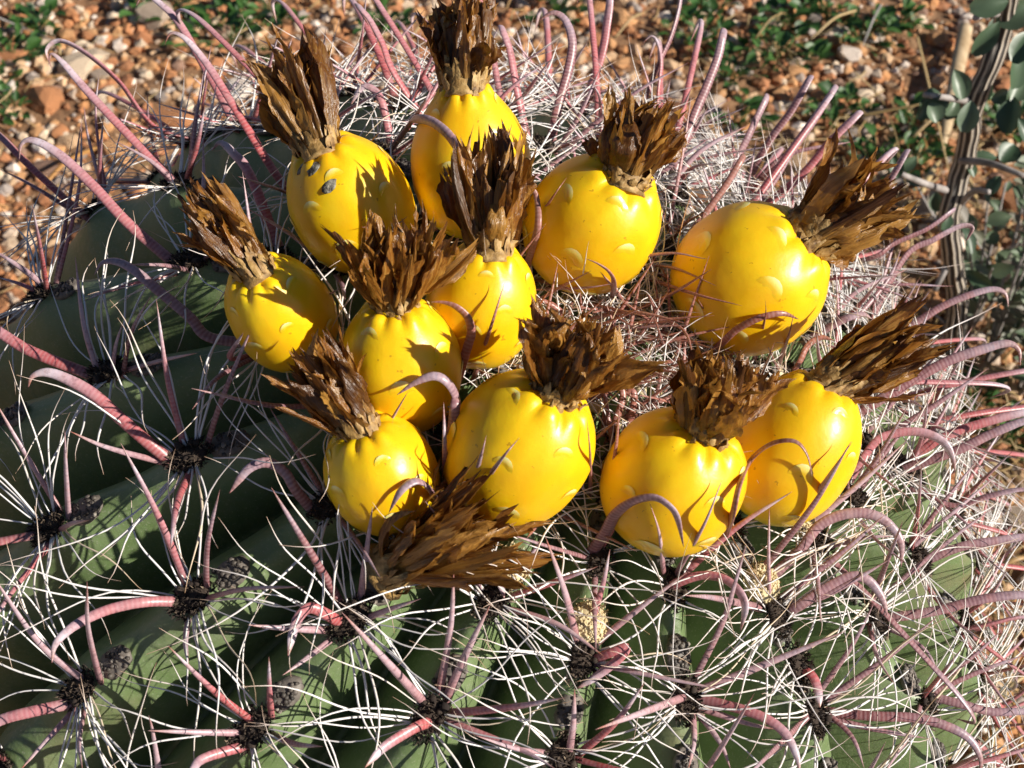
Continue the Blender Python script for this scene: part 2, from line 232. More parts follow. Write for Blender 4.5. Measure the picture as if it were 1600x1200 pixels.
# hooked spines, centre lines in mm
HOOKS=[
 [(-20.4,-22.3,316.7),(-30.4,-14.3,325.9),(-40.6,-6.2,333.2),(-50.3,0.4,339.2),(-57.4,3.2,341.7),(-60.6,2.3,340.9),(-61.2,-0.9,338.0)],
 [(10.0,2.0,322.2),(7.0,7.2,328.7),(-3.0,19.3,339.6),(-11.7,29.5,348.8),(-18.0,35.0,353.8),(-22.2,36.2,354.9),(-24.1,33.7,352.6)],
 [(-35.0,51.4,298.0),(-41.6,58.6,305.4),(-53.6,69.7,315.5),(-64.4,76.7,321.7),(-72.9,79.8,324.6),(-77.6,77.6,322.6),(-75.9,72.9,318.3)],
 [(-22.4,15.4,313.6),(-29.8,20.1,319.4),(-42.3,29.4,327.8),(-53.0,38.0,335.5),(-59.1,43.3,340.3),(-62.6,45.3,342.1),(-63.4,43.0,340.0)],
 [(13.5,-18.3,322.9),(11.0,-14.1,328.7),(3.9,-6.0,336.0),(-0.9,-1.1,340.4),(-4.6,1.1,342.4),(-6.9,-0.6,340.9)],
 [(-14.5,58.4,303.7),(-20.1,66.6,312.1),(-26.0,74.5,319.2),(-33.8,84.4,328.2),(-39.6,89.0,332.3),(-45.5,91.8,334.8),(-48.2,88.7,332.0)],
 [(-61.5,27.9,290.2),(-68.7,33.8,296.5),(-81.3,42.5,304.4),(-87.5,47.3,308.7),(-94.1,51.0,312.0),(-99.2,50.2,311.3),(-100.3,46.4,307.8)],
 [(46.8,31.8,319.0),(45.9,35.5,324.0),(40.6,46.3,333.8),(36.5,53.8,340.5),(32.6,59.2,345.3),(30.4,61.1,347.1),(28.6,65.3,346.4),(28.8,68.1,342.8),(31.1,68.3,337.1)],
 [(43.3,25.3,320.4),(41.7,29.0,325.5),(37.1,35.4,331.2),(33.8,38.8,334.3),(30.7,38.8,334.3),(27.4,34.9,330.8)],
 [(79.0,40.2,312.7),(79.0,43.7,317.3),(77.8,52.7,325.5),(75.8,60.8,332.8),(73.8,65.1,336.7),(73.0,69.6,336.2),(73.3,72.3,332.5),(74.7,71.9,326.2)],
 [(88.5,39.9,310.6),(89.4,43.3,315.2),(91.4,50.2,321.4),(94.3,57.9,328.3),(95.5,64.1,333.9),(93.4,69.3,338.6),(89.4,71.1,340.3),(84.9,69.3,338.6)],
 [(101.2,81.3,292.3),(103.6,87.1,298.4),(107.4,96.6,307.0),(109.6,105.1,314.6),(110.7,112.9,321.7),(108.9,117.6,325.9),(104.5,116.8,325.1)],
 [(119.8,81.4,284.8),(123.9,89.5,293.0),(128.5,99.8,302.2),(133.2,107.7,309.4),(136.2,116.8,317.6),(135.5,123.6,323.7),(131.0,124.4,324.4)],
 [(123.7,77.7,285.0),(128.1,89.6,296.6),(129.1,98.0,304.2),(127.7,103.4,309.0),(125.2,104.9,310.4),(122.0,102.7,308.4)],
 [(79.8,-25.3,316.4),(81.0,-32.2,329.8),(83.1,-33.0,341.3),(82.8,-26.2,345.1),(81.2,-24.6,347.6),(78.1,-24.7,349.6)],
 [(64.9,4.7,320.0),(64.3,-24.0,354.6),(60.9,-20.2,359.8),(56.4,-16.0,361.5),(52.3,-11.9,359.8),(48.2,-0.6,350.7)],
 [(128.5,47.6,294.4),(131.5,51.6,299.2),(136.6,61.2,307.9),(140.8,68.6,314.5),(144.4,75.5,320.8),(146.1,80.9,325.6),(147.2,85.4,325.2),(147.6,88.0,321.4),(147.1,87.4,315.1)],
 [(156.1,60.9,274.2),(160.5,66.5,280.2),(167.2,75.5,288.4),(174.0,82.4,294.5),(180.0,90.2,301.6),(181.9,94.4,300.9),(182.3,97.0,297.1),(180.9,96.7,291.1)],
 [(159.4,47.2,277.1),(162.6,50.9,281.6),(172.9,64.1,293.4),(178.8,70.1,298.8),(184.0,76.1,304.3),(185.8,78.0,306.0),(187.9,82.2,305.3),(188.3,84.7,301.5),(186.7,84.5,295.5)],
 [(161.2,44.2,276.8),(165.1,47.3,280.7),(174.0,54.9,287.5),(184.2,63.6,295.4),(193.2,70.2,301.4),(195.6,74.1,300.4),(196.0,76.7,296.7),(193.8,76.9,291.0)],
 [(125.4,-1.7,302.2),(128.1,0.7,306.3),(133.8,6.6,311.5),(139.8,12.7,317.0),(144.6,18.5,322.3),(146.3,22.6,321.4),(146.5,25.1,317.4),(144.9,24.8,311.2)],
 [(181.5,41.3,261.8),(201.8,56.2,276.2),(207.8,61.8,281.2),(212.6,67.9,286.7),(214.8,71.9,285.9),(215.5,74.3,282.0),(214.2,73.9,275.9)],
 [(188.1,37.1,257.0),(202.0,42.2,262.5),(209.3,45.7,265.7),(220.7,49.5,269.1),(228.2,53.5,272.7),(231.2,56.9,271.4),(231.7,59.4,267.6),(229.3,59.7,262.1)],
 [(191.6,30.9,255.5),(212.1,39.9,264.6),(221.8,44.3,268.6),(230.9,47.8,271.7),(235.3,47.4,271.4),(233.1,43.8,268.2)],
 [(150.3,58.3,279.1),(153.5,63.4,284.7),(158.6,72.3,292.7),(163.9,80.5,300.1),(165.5,84.8,299.4),(165.9,87.3,295.6),(164.6,86.9,289.3)],
 [(157.5,-35.7,284.5),(160.1,-32.7,289.1),(162.6,-29.0,292.5),(166.5,-27.3,294.0),(170.2,-27.9,293.5)],
 [(166.2,-20.4,280.5),(171.7,-16.9,285.5),(176.2,-14.1,288.0),(182.2,-12.8,289.2),(185.1,-13.8,288.3)],
 [(203.3,16.5,246.6),(216.4,21.7,252.3),(223.9,25.1,255.4),(232.7,27.9,257.9),(240.8,29.5,259.3),(245.4,28.5,258.5),(246.7,24.9,255.2)],
 [(173.3,-42.1,273.5),(176.9,-41.4,276.0),(185.9,-37.6,279.4),(195.4,-33.4,283.2),(205.0,-29.6,286.6),(214.4,-27.2,288.7),(222.1,-25.8,290.0),(225.7,-27.2,288.7),(226.1,-30.7,285.6)],
 [(168.1,-60.9,273.3),(172.9,-59.1,276.9),(179.1,-55.9,279.8),(185.1,-53.6,281.8),(192.5,-53.2,282.2),(198.7,-55.1,280.5),(201.5,-58.2,277.7),(202.4,-61.7,274.5)],
 [(131.6,-94.4,284.0),(128.0,-107.4,316.9),(129.4,-103.0,322.8),(134.2,-91.1,316.3),(137.1,-91.1,322.0),(140.6,-91.8,325.3),(143.9,-93.0,326.1),(146.3,-95.3,324.0),(147.4,-99.0,320.7)],
 [(132.4,-37.1,297.0),(133.3,-47.6,313.6),(136.2,-48.9,319.8),(141.4,-49.0,323.9),(147.1,-48.2,324.6),(152.2,-46.9,321.2)],
 [(189.2,-54.1,258.5),(198.3,-50.8,263.3),(208.0,-47.4,266.4),(218.8,-43.6,269.8),(228.5,-40.8,272.4),(234.2,-40.4,272.7),(236.1,-43.2,270.2)],
 [(197.0,-40.1,254.0),(209.8,-36.0,259.4),(220.4,-33.1,262.0),(233.8,-30.6,264.3),(238.7,-31.3,263.6),(239.7,-34.2,261.0)],
 [(59.2,-75.5,312.5),(65.4,-71.7,335.5),(66.6,-70.8,340.5),(65.8,-69.8,344.7),(63.1,-69.0,347.5),(60.1,-68.7,348.6),(57.1,-68.8,348.8)],
 [(58.7,-90.1,308.3),(62.9,-91.1,334.0),(63.3,-88.0,336.6),(61.5,-87.5,341.3),(58.5,-87.3,343.2),(54.5,-88.3,342.3),(50.0,-90.5,340.3)],
 [(58.9,-97.2,305.8),(58.2,-106.0,322.9),(56.3,-106.6,327.9),(54.0,-107.7,330.1),(51.1,-110.3,329.5),(48.5,-112.9,325.3)],
 [(101.6,-74.1,302.2),(103.8,-69.6,308.5),(105.3,-65.9,311.8),(104.3,-63.8,313.7),(101.7,-64.5,313.1),(96.0,-67.4,310.5)],
 [(105.1,-27.4,308.6),(103.2,-40.9,328.7),(101.6,-42.4,334.0),(98.6,-42.7,337.1),(95.3,-42.3,338.6)],
 [(91.4,-43.7,311.1),(90.9,-42.5,316.5),(87.9,-41.2,320.3),(82.9,-41.0,323.2)],
 [(-0.1,-54.6,317.6),(-2.5,-53.5,321.2),(-7.5,-49.9,324.9),(-15.1,-45.4,329.7),(-21.8,-41.5,333.8),(-26.2,-40.1,335.5),(-30.0,-40.4,335.3),(-32.0,-42.8,333.2)],
 [(-7.0,-86.5,307.9),(-14.5,-83.2,314.7),(-20.5,-79.7,319.0),(-26.7,-75.9,323.6),(-32.8,-73.6,326.7),(-37.9,-72.6,328.4),(-41.5,-73.5,328.0),(-42.6,-75.6,326.1)],
 [(-40.9,-55.0,305.3),(-44.1,-54.0,308.4),(-52.2,-50.0,311.9),(-60.9,-46.2,315.4),(-66.9,-43.6,317.7),(-71.2,-44.3,317.1),(-72.1,-47.5,314.2)],
 [(25.3,-102.0,306.0),(25.3,-101.3,310.5),(24.5,-98.7,315.1),(22.2,-96.6,319.1),(18.3,-95.7,321.9),(13.9,-97.2,321.3),(9.4,-101.6,317.6)],
 [(-1.3,-117.5,295.3),(-9.2,-120.4,300.1),(-16.3,-123.3,302.2),(-21.4,-126.3,303.0),(-25.6,-129.8,303.1),(-28.2,-133.3,302.3),(-28.6,-136.9,300.4)],
 [(37.8,-124.8,295.2),(33.1,-125.3,302.4),(29.9,-125.5,305.5),(27.6,-127.3,305.3),(26.2,-130.1,303.6),(25.2,-135.6,301.0)],
 [(-28.7,-133.1,275.0),(-39.8,-136.8,276.8),(-47.1,-139.1,276.7),(-52.7,-142.4,275.4),(-54.7,-146.8,272.5)],
 [(16.8,-146.4,279.6),(10.3,-149.8,283.0),(6.3,-151.8,283.9),(3.5,-154.6,283.5),(2.4,-158.2,282.0)],
 [(59.7,-142.2,282.8),(55.4,-145.4,287.0),(51.2,-148.8,288.6),(47.1,-152.7,290.0),(43.6,-157.6,290.8)],
 [(93.6,-128.2,283.8),(99.5,-127.6,288.2),(103.7,-126.8,289.8),(102.2,-128.7,288.2),(97.1,-131.7,285.4),(91.5,-134.4,283.1)],
 [(124.1,-129.7,270.6),(127.3,-131.6,272.4),(133.3,-134.3,272.8),(139.3,-137.3,273.1),(143.1,-140.7,272.2),(145.3,-145.3,270.1),(145.7,-148.9,268.3)],
 [(159.0,-124.2,252.2),(171.1,-126.0,253.2),(182.3,-126.5,253.1),(190.8,-128.3,251.7),(196.4,-130.9,249.6),(199.1,-134.7,246.4),(198.6,-138.3,243.2)],
 [(115.0,-108.9,285.6),(118.0,-108.5,289.9),(123.1,-108.3,292.6),(128.1,-109.6,293.7),(131.7,-112.2,292.9),(133.6,-115.7,290.8),(132.4,-120.6,287.0)],
 [(146.4,-106.7,270.9),(151.4,-105.5,274.2),(158.1,-102.2,277.2),(164.9,-99.8,279.3),(169.4,-100.6,278.6),(172.8,-103.8,275.7),(174.4,-107.7,272.3)],
 [(146.7,-96.4,275.2),(152.2,-92.9,280.6),(156.8,-88.3,284.8),(162.5,-85.9,286.9),(169.3,-85.4,287.4),(175.0,-87.0,285.9),(178.9,-90.9,282.4),(179.1,-95.9,277.9)],
 [(179.4,-95.3,252.3),(182.8,-96.2,253.5),(194.9,-94.9,254.7),(206.8,-92.6,256.7),(218.9,-91.7,257.5),(224.3,-93.7,255.7),(225.2,-97.0,252.8)],
 [(150.3,-116.7,263.2),(153.4,-120.0,265.0),(154.8,-123.9,264.6),(154.8,-129.0,263.6)],
 [(195.1,-106.8,228.5),(204.6,-109.3,228.1),(213.8,-111.1,226.5),(223.1,-111.1,226.5),(227.7,-112.8,225.0)],
 [(106.7,-72.9,300.7),(108.2,-69.7,306.0),(108.3,-65.5,310.0),(107.3,-63.7,311.7),(104.8,-65.5,310.1)],
 [(72.2,-111.9,297.5),(71.8,-111.9,303.6),(72.7,-112.2,301.8),(74.6,-119.3,299.7)],
 [(210.2,-85.2,222.2),(220.5,-82.3,226.5),(231.1,-80.8,227.8),(236.9,-83.7,225.2)],
 [(199.8,-56.5,247.5),(210.0,-55.5,250.2),(220.6,-53.3,252.1),(231.3,-51.9,253.4),(235.1,-54.8,250.8)],
 [(95.7,-104.1,294.6),(99.0,-104.0,304.8),(101.0,-105.2,314.4),(104.5,-106.5,321.1),(108.8,-107.6,324.1),(112.0,-109.2,323.6),(114.3,-111.0,321.1),(116.1,-115.0,314.9)],
 [(198.0,-72.5,244.1),(208.9,-69.5,248.6),(220.3,-68.1,249.9),(229.7,-67.4,250.5),(232.6,-70.2,248.0)],
]
# straight spines, centre lines in mm
STRAIGHT=[
 [(-51.5,35.2,294.7),(-60.9,49.1,308.4),(-62.3,56.8,315.3)],
 [(-54.7,40.6,290.5),(-60.7,58.6,307.7),(-59.7,70.8,318.7)],
 [(-55.2,-5.1,301.0),(-54.1,14.6,321.2),(-51.5,26.3,332.3)],
 [(-53.1,-6.0,302.3),(-52.4,9.7,318.0),(-51.3,25.2,332.0)],
 [(-21.7,17.0,313.6),(-19.8,29.6,326.5),(-14.4,48.8,343.8)],
 [(-20.1,14.3,314.6),(-18.6,28.9,329.3),(-16.3,40.3,339.6)],
 [(-22.4,15.4,313.6),(-31.7,20.8,320.0),(-43.3,25.8,324.5)],
 [(-65.0,33.5,285.4),(-81.4,42.2,294.2),(-91.9,46.1,297.7)],
 [(91.5,33.4,311.0),(97.4,43.2,321.3),(104.1,54.2,331.3)],
 [(94.0,35.1,310.0),(113.0,48.9,324.0),(131.8,56.9,331.3)],
 [(43.8,30.8,319.4),(53.1,-9.0,361.9),(55.5,-1.8,363.4)],
 [(66.1,-62.7,314.2),(71.2,-68.7,339.9),(74.7,-61.9,348.9)],
 [(59.6,-92.8,307.3),(60.8,-97.5,329.7),(60.6,-90.2,337.5)],
 [(63.0,-99.2,304.4),(73.6,-107.5,337.1),(78.0,-104.4,341.7)],
 [(64.4,-99.2,304.2),(69.5,-105.5,336.7),(70.7,-102.4,340.2)],
 [(95.9,-88.1,300.2),(94.2,-101.4,332.2),(93.4,-96.5,338.8)],
 [(100.3,-96.0,296.2),(101.1,-92.8,323.8),(101.2,-91.3,337.6)],
 [(-34.6,-57.7,307.5),(-36.6,-48.7,319.7),(-38.4,-36.0,333.8)],
 [(-5.8,-84.1,309.0),(-8.5,-73.7,326.1),(-10.2,-61.6,342.9)],
 [(-1.6,-83.0,310.2),(4.7,-78.7,323.6),(10.0,-74.2,334.2),(15.3,-70.1,344.2)],
 [(-30.9,-57.9,308.9),(-27.2,-55.5,318.9),(-23.7,-52.8,326.8)],
 [(-27.9,-58.3,309.9),(-21.6,-55.6,324.9),(-14.3,-53.3,336.5)],
 [(-38.7,-92.6,294.4),(-46.7,-82.5,311.3),(-52.8,-75.0,322.1)],
 [(-35.7,-94.1,295.2),(-34.1,-89.8,310.1),(-32.3,-85.6,321.8)],
 [(-1.7,-116.2,296.0),(-7.1,-106.6,317.8),(-13.2,-99.0,333.4)],
 [(-11.2,-85.9,307.2),(-23.3,-85.4,314.7),(-32.3,-84.1,319.8)],
 [(-25.6,-27.6,314.8),(-31.6,-36.1,321.6),(-36.2,-44.8,325.9)],
 [(-61.5,-10.5,297.3),(-69.3,-6.7,302.2),(-78.8,-2.2,306.3)],
 [(-61.8,-12.2,297.1),(-69.8,-10.8,300.0),(-76.4,-9.3,301.3)],
 [(2.0,-117.2,296.2),(5.2,-112.9,312.6),(9.9,-107.9,327.5)],
 [(-26.6,-131.4,277.5),(-35.4,-127.8,291.8),(-42.5,-121.3,307.8),(-44.5,-119.5,312.4)],
 [(-23.5,-131.7,278.7),(-21.5,-129.3,302.3),(-18.0,-127.1,319.3)],
 [(17.5,-144.2,281.4),(8.9,-142.2,296.5),(0.5,-138.8,311.4)],
 [(19.4,-143.1,282.5),(20.9,-141.2,295.2),(21.9,-138.3,305.8)],
 [(36.2,-120.7,297.4),(30.2,-116.1,312.7),(22.2,-109.4,330.2)],
 [(-2.5,-120.9,293.1),(-0.3,-128.7,296.6),(2.2,-136.7,298.8)],
 [(34.1,-125.5,294.8),(24.7,-129.3,302.7),(16.5,-131.7,308.4)],
 [(33.6,-127.1,293.9),(29.0,-133.9,297.5),(24.2,-139.7,299.7)],
 [(-29.3,-135.0,273.1),(-26.3,-145.2,277.6),(-22.7,-153.8,280.9)],
 [(-31.2,-135.0,272.1),(-36.7,-142.6,272.2),(-41.5,-149.3,270.9)],
 [(-5.8,-149.0,271.7),(-6.3,-147.9,286.4),(-6.0,-146.6,294.0)],
 [(19.5,-145.2,280.9),(26.7,-150.5,287.9),(34.2,-154.1,294.0)],
 [(16.0,-144.7,280.8),(5.9,-147.8,288.0),(-5.4,-150.5,294.4)],
 [(57.6,-140.8,284.1),(49.5,-139.0,301.6),(39.6,-136.2,321.1)],
 [(61.4,-138.8,284.9),(66.4,-133.9,301.6),(71.7,-129.5,314.0)],
 [(61.0,-135.8,286.9),(62.3,-130.1,304.7),(63.4,-124.3,319.6)],
 [(62.3,-140.8,283.4),(76.4,-144.0,293.0),(88.4,-145.6,300.6)],
 [(93.4,-125.7,285.3),(89.0,-121.5,304.6),(83.9,-117.0,322.1)],
 [(97.6,-122.4,285.6),(107.3,-119.0,295.1),(118.3,-114.5,303.9)],
 [(40.3,-119.3,298.0),(42.7,-116.1,313.9),(45.0,-112.6,327.3)],
 [(40.0,-123.0,296.1),(48.1,-124.8,303.9),(55.5,-125.6,309.6)],
 [(95.8,-120.0,287.5),(98.0,-115.8,298.5),(99.7,-110.8,307.9)],
 [(90.2,-147.7,272.1),(90.6,-145.0,287.1),(90.6,-142.0,298.3)],
 [(91.9,-147.0,272.1),(100.3,-144.2,285.4),(106.8,-140.0,297.3)],
 [(75.5,-113.0,296.3),(80.3,-110.5,303.7),(84.4,-107.3,309.2)],
 [(77.8,-115.5,294.7),(87.1,-115.6,301.5),(96.7,-115.1,307.0)],
 [(70.5,-143.7,280.0),(78.6,-149.9,283.5),(86.6,-155.6,285.4)],
 [(124.1,-125.1,273.3),(127.7,-119.6,288.0),(130.4,-114.0,299.8),(132.1,-109.9,308.7)],
 [(126.8,-126.8,271.0),(139.1,-124.9,278.4),(158.1,-120.8,287.4)],
 [(157.5,-120.9,255.6),(164.0,-115.1,269.9),(168.6,-109.2,281.5)],
 [(160.0,-121.5,253.3),(173.7,-115.5,263.9),(187.3,-108.1,273.7)],
 [(146.7,-103.0,272.4),(162.8,-94.8,283.4),(173.6,-88.1,290.5)],
 [(178.7,-92.1,254.5),(195.1,-82.0,265.6),(210.6,-73.3,273.5)],
 [(197.2,-103.6,228.2),(208.4,-98.7,234.5),(218.2,-92.1,240.4)],
 [(198.3,-103.5,226.8),(211.6,-100.8,231.0),(225.5,-97.0,234.4)],
 [(126.2,-132.9,267.5),(134.2,-136.1,269.4),(141.5,-138.2,270.1)],
 [(161.8,-125.3,249.2),(174.1,-128.5,249.8),(185.6,-130.4,249.3)],
 [(122.7,-132.5,269.5),(120.3,-142.8,274.3),(117.5,-152.2,278.0)],
 [(123.9,-132.6,268.9),(127.0,-141.8,270.6),(128.8,-148.9,270.8)],
 [(143.8,-105.6,273.0),(125.8,-117.2,296.4),(116.3,-123.6,307.9)],
 [(146.6,-104.8,271.7),(158.2,-103.4,276.0),(174.6,-97.1,283.0)],
 [(159.5,-122.3,253.1),(164.0,-132.2,254.5),(165.8,-140.8,254.2)],
 [(197.1,-104.5,227.6),(185.4,-122.9,239.3),(170.8,-141.8,252.7)],
 [(157.5,-124.2,253.4),(133.1,-152.1,278.7),(126.7,-159.9,286.0)],
 [(122.5,-129.3,271.6),(105.6,-145.3,292.4),(94.2,-156.4,306.8)],
 [(158.7,-86.5,271.7),(170.1,-85.2,275.4),(179.6,-84.8,276.1)],
 [(144.0,-91.7,278.6),(151.7,-93.8,302.2),(157.5,-90.7,323.7)],
 [(149.1,-86.8,277.5),(154.0,-91.3,309.5),(160.1,-85.5,317.3)],
 [(155.6,-82.9,274.9),(171.9,-73.2,285.9),(183.2,-65.4,292.8)],
 [(188.2,-72.6,254.0),(200.7,-64.8,262.8),(211.8,-54.5,272.1)],
 [(190.5,-73.1,251.6),(204.9,-65.4,260.5),(217.9,-57.1,268.0)],
 [(178.1,-97.0,252.6),(188.1,-105.9,254.1),(191.9,-114.4,252.1)],
 [(117.7,24.9,303.6),(128.5,32.6,312.1),(138.5,37.8,316.8)],
 [(120.3,30.2,301.7),(135.2,38.1,310.4),(151.4,44.9,316.5)],
 [(151.4,35.9,285.2),(155.0,46.5,296.1),(157.1,55.1,303.9)],
 [(160.3,45.6,277.0),(169.0,58.3,289.5),(174.4,67.2,297.5)],
 [(156.1,60.9,274.2),(171.7,70.7,284.0),(197.5,74.9,287.8)],
 [(124.3,8.2,302.4),(128.0,24.2,318.6),(131.0,38.7,331.6)],
 [(196.3,36.8,248.5),(212.4,53.9,264.7),(214.6,60.6,270.8)],
 [(189.6,21.5,259.8),(201.7,25.0,264.2),(225.5,25.5,264.6)],
 [(176.2,7.8,273.2),(187.7,10.2,276.8),(204.2,15.6,281.7)],
 [(191.4,9.1,260.3),(200.2,20.3,271.6),(205.0,28.1,278.7)],
 [(173.3,-29.7,275.1),(191.7,-18.4,287.0),(199.4,-7.0,297.3)],
 [(182.1,-42.6,266.8),(194.8,-31.6,278.6),(206.2,-23.0,286.2)],
 [(184.2,-43.6,264.9),(200.8,-36.7,272.9),(218.9,-27.5,281.2)],
 [(147.3,-33.1,290.4),(142.6,-49.1,323.2),(142.3,-47.3,328.4)],
 [(155.2,-29.9,286.4),(150.3,-47.7,315.7),(150.4,-47.3,323.7)],
 [(113.1,-9.7,307.0),(120.3,-27.5,321.8),(130.0,-42.6,329.2)],
 [(114.4,-18.2,306.1),(124.2,-39.6,323.8),(136.5,-47.4,326.6)],
 [(84.8,-29.0,314.8),(113.9,-32.7,331.2),(127.7,-38.2,334.7)],
 [(84.7,-31.1,314.6),(95.0,-41.3,327.3),(103.2,-42.5,330.0)],
 [(89.8,-37.6,312.4),(107.0,-44.7,321.6),(122.5,-54.1,326.5)],
 [(91.5,-40.4,311.6),(103.8,-45.5,316.7),(122.7,-51.7,323.8)],
 [(111.8,-28.7,306.1),(120.8,-46.5,318.1),(122.9,-62.5,322.8)],
 [(103.8,-42.3,307.3),(111.5,-59.1,315.4),(118.2,-70.7,322.0)],
 [(97.6,-67.8,304.9),(101.5,-62.2,312.6),(105.7,-57.3,317.2)],
 [(113.4,-61.9,300.6),(115.7,-57.6,307.5),(115.6,-52.9,312.5)],
 [(78.3,-12.9,317.4),(86.6,-30.4,348.5),(90.4,-27.0,352.5)],
 [(114.5,-102.0,288.7),(110.7,-111.8,315.5),(108.1,-108.1,322.8)],
 [(120.0,-99.9,287.2),(120.8,-111.2,318.4),(124.8,-104.3,326.8)],
 [(120.9,-102.1,285.9),(132.7,-97.4,297.7),(145.8,-93.2,307.2)],
 [(8.9,-59.4,317.9),(3.9,-73.3,327.3),(1.6,-89.3,333.8)],
 [(3.0,-66.2,315.7),(5.7,-65.9,326.3),(12.7,-73.2,343.0)],
]
# fruits: centre mm, axis, radius mm, half length mm, crown root mm, crown tip mm, spread
FRUIT=[
 ((33.8,-24.3,341.8),(-0.3751,0.1623,0.9127),15.9,19.4,(27.2,-21.5,357.7),(17.4,-1.9,371.9),1.50),
 ((65.1,-7.5,343.1),(-0.0746,0.2745,0.9587),16.4,22.6,(63.6,-1.9,362.6),(63.7,18.4,377.5),1.15),
 ((98.0,-22.8,333.4),(0.4395,0.0091,0.8982),17.3,19.9,(105.9,-22.6,349.5),(111.8,-10.2,363.3),1.50),
 ((142.2,-26.6,316.9),(0.7007,0.0877,0.7081),20.3,21.3,(155.7,-24.9,330.5),(177.8,-16.5,343.4),1.30),
 ((19.3,-60.3,336.6),(-0.2621,-0.0791,0.9618),12.5,16.9,(15.3,-61.5,351.3),(1.7,-48.7,366.0),1.35),
 ((49.2,-73.5,332.2),(-0.0277,0.2484,0.9683),14.5,18.1,(48.7,-69.5,347.9),(47.4,-59.9,365.4),2.40),
 ((68.6,-53.6,333.3),(0.1619,0.2594,0.9521),13.8,17.2,(71.1,-49.5,348.1),(70.4,-30.8,368.6),1.60),
 ((45.5,-98.3,320.6),(-0.3044,0.2567,0.9173),13.0,15.0,(41.4,-94.9,333.0),(30.5,-84.5,349.6),1.70),
 ((77.9,-93.1,323.7),(0.4647,0.1921,0.8644),16.7,20.4,(86.5,-89.5,339.6),(91.9,-80.9,354.3),1.60),
 ((115.9,-93.4,311.6),(0.3439,0.1667,0.9241),16.9,18.6,(121.7,-90.6,327.1),(127.3,-81.9,343.6),1.35),
 ((149.1,-75.1,301.5),(0.4243,0.4650,0.7770),16.0,21.2,(157.1,-66.2,316.3),(181.6,-57.0,328.5),1.25),
]
FALLEN=((49.0,-115.6,308.2),(75.0,-112.5,327.5))
# low weeds: foot mm, radius mm
WEEDS=[(-149,593,46),(-212,636,31),(-122,636,33),(-317,561,30),(-302,501,21),(113,631,22),(225,593,26),(248,550,25),(286,570,33),(302,621,27),(360,595,27),(334,631,22),(392,616,23),(245,636,22),(323,501,25),(247,481,18),(381,481,25),(363,435,22),(340,443,19),(438,481,23),(-27,611,19),(-309,611,20),(354,209,16),(365,179,16)]
# striped shrub stem, mm
STEM=[(351.0,240.4,0.0),(339.7,244.4,40.0),(326.9,239.4,75.3),(313.2,236.7,115.4),(314.1,242.4,134.9),(313.5,243.6,157.1),(306.5,237.6,185.3),(308.1,237.9,209.3),(311.3,243.8,221.5),(309.0,242.0,238.1),(303.5,236.6,259.3),(306.0,239.8,273.2)]
BRANCH=[[(308.3,240.4,187.2),(293.4,228.4,197.5),(272.4,216.4,208.4)],[(308.9,240.4,130.9),(290.7,228.4,145.3),(272.2,216.4,161.1)],[(304.5,240.4,237.4),(294.2,228.4,244.1),(284.9,216.4,249.4)],[(310.3,240.4,151.3),(321.9,228.4,158.1),(334.4,216.4,159.8)],[(323.7,240.4,84.1),(315.3,228.4,68.3)],[(316.1,240.4,116.7),(317.2,228.4,139.8),(319.6,216.4,149.6)]]
# shrub leaves: centre mm, length mm, turn deg, width ratio
LEAVES=[((306.6,210.4,227.6),20,100,0.75),((298.7,230.4,230.0),18,55,0.40),((312.1,250.4,222.7),14,60,0.50),((318.8,220.4,193.8),18,80,0.60),((310.0,240.4,192.5),13,40,0.60),((293.5,210.4,200.3),15,80,0.55),((292.6,230.4,204.6),15,110,0.55),((301.1,250.4,176.2),12,60,0.50),((278.3,220.4,204.2),8,20,0.80),((282.5,240.4,182.6),10,70,0.90),((276.4,210.4,202.5),10,110,0.90),((286.9,230.4,194.2),9,90,0.80),((288.6,250.4,180.1),8,140,0.80),((290.9,220.4,253.4),17,10,0.60),((312.7,240.4,237.4),17,30,0.70),((308.2,210.4,237.8),17,60,0.60),((322.3,230.4,201.6),16,60,0.60),((326.7,250.4,143.6),15,5,0.45),((324.2,220.4,170.8),12,50,0.80),((328.0,240.4,96.0),17,110,0.40),((265.7,210.4,169.8),11,100,0.60),((280.0,230.4,157.0),10,40,0.60),((310.1,250.4,115.1),11,100,0.70),((303.6,220.4,127.0),10,80,0.70),((344.0,240.4,66.9),17,140,0.45),((322.9,210.4,191.8),14,120,0.60),((314.7,230.4,197.9),11,30,0.60),((294.6,250.4,128.5),9,0,0.70),((323.7,220.4,150.5),11,60,0.60),((317.0,240.4,145.0),9,120,0.60)]
HERBS=[(368,240),(392,262),(396,308),(384,219),(367,273),(419,346)]
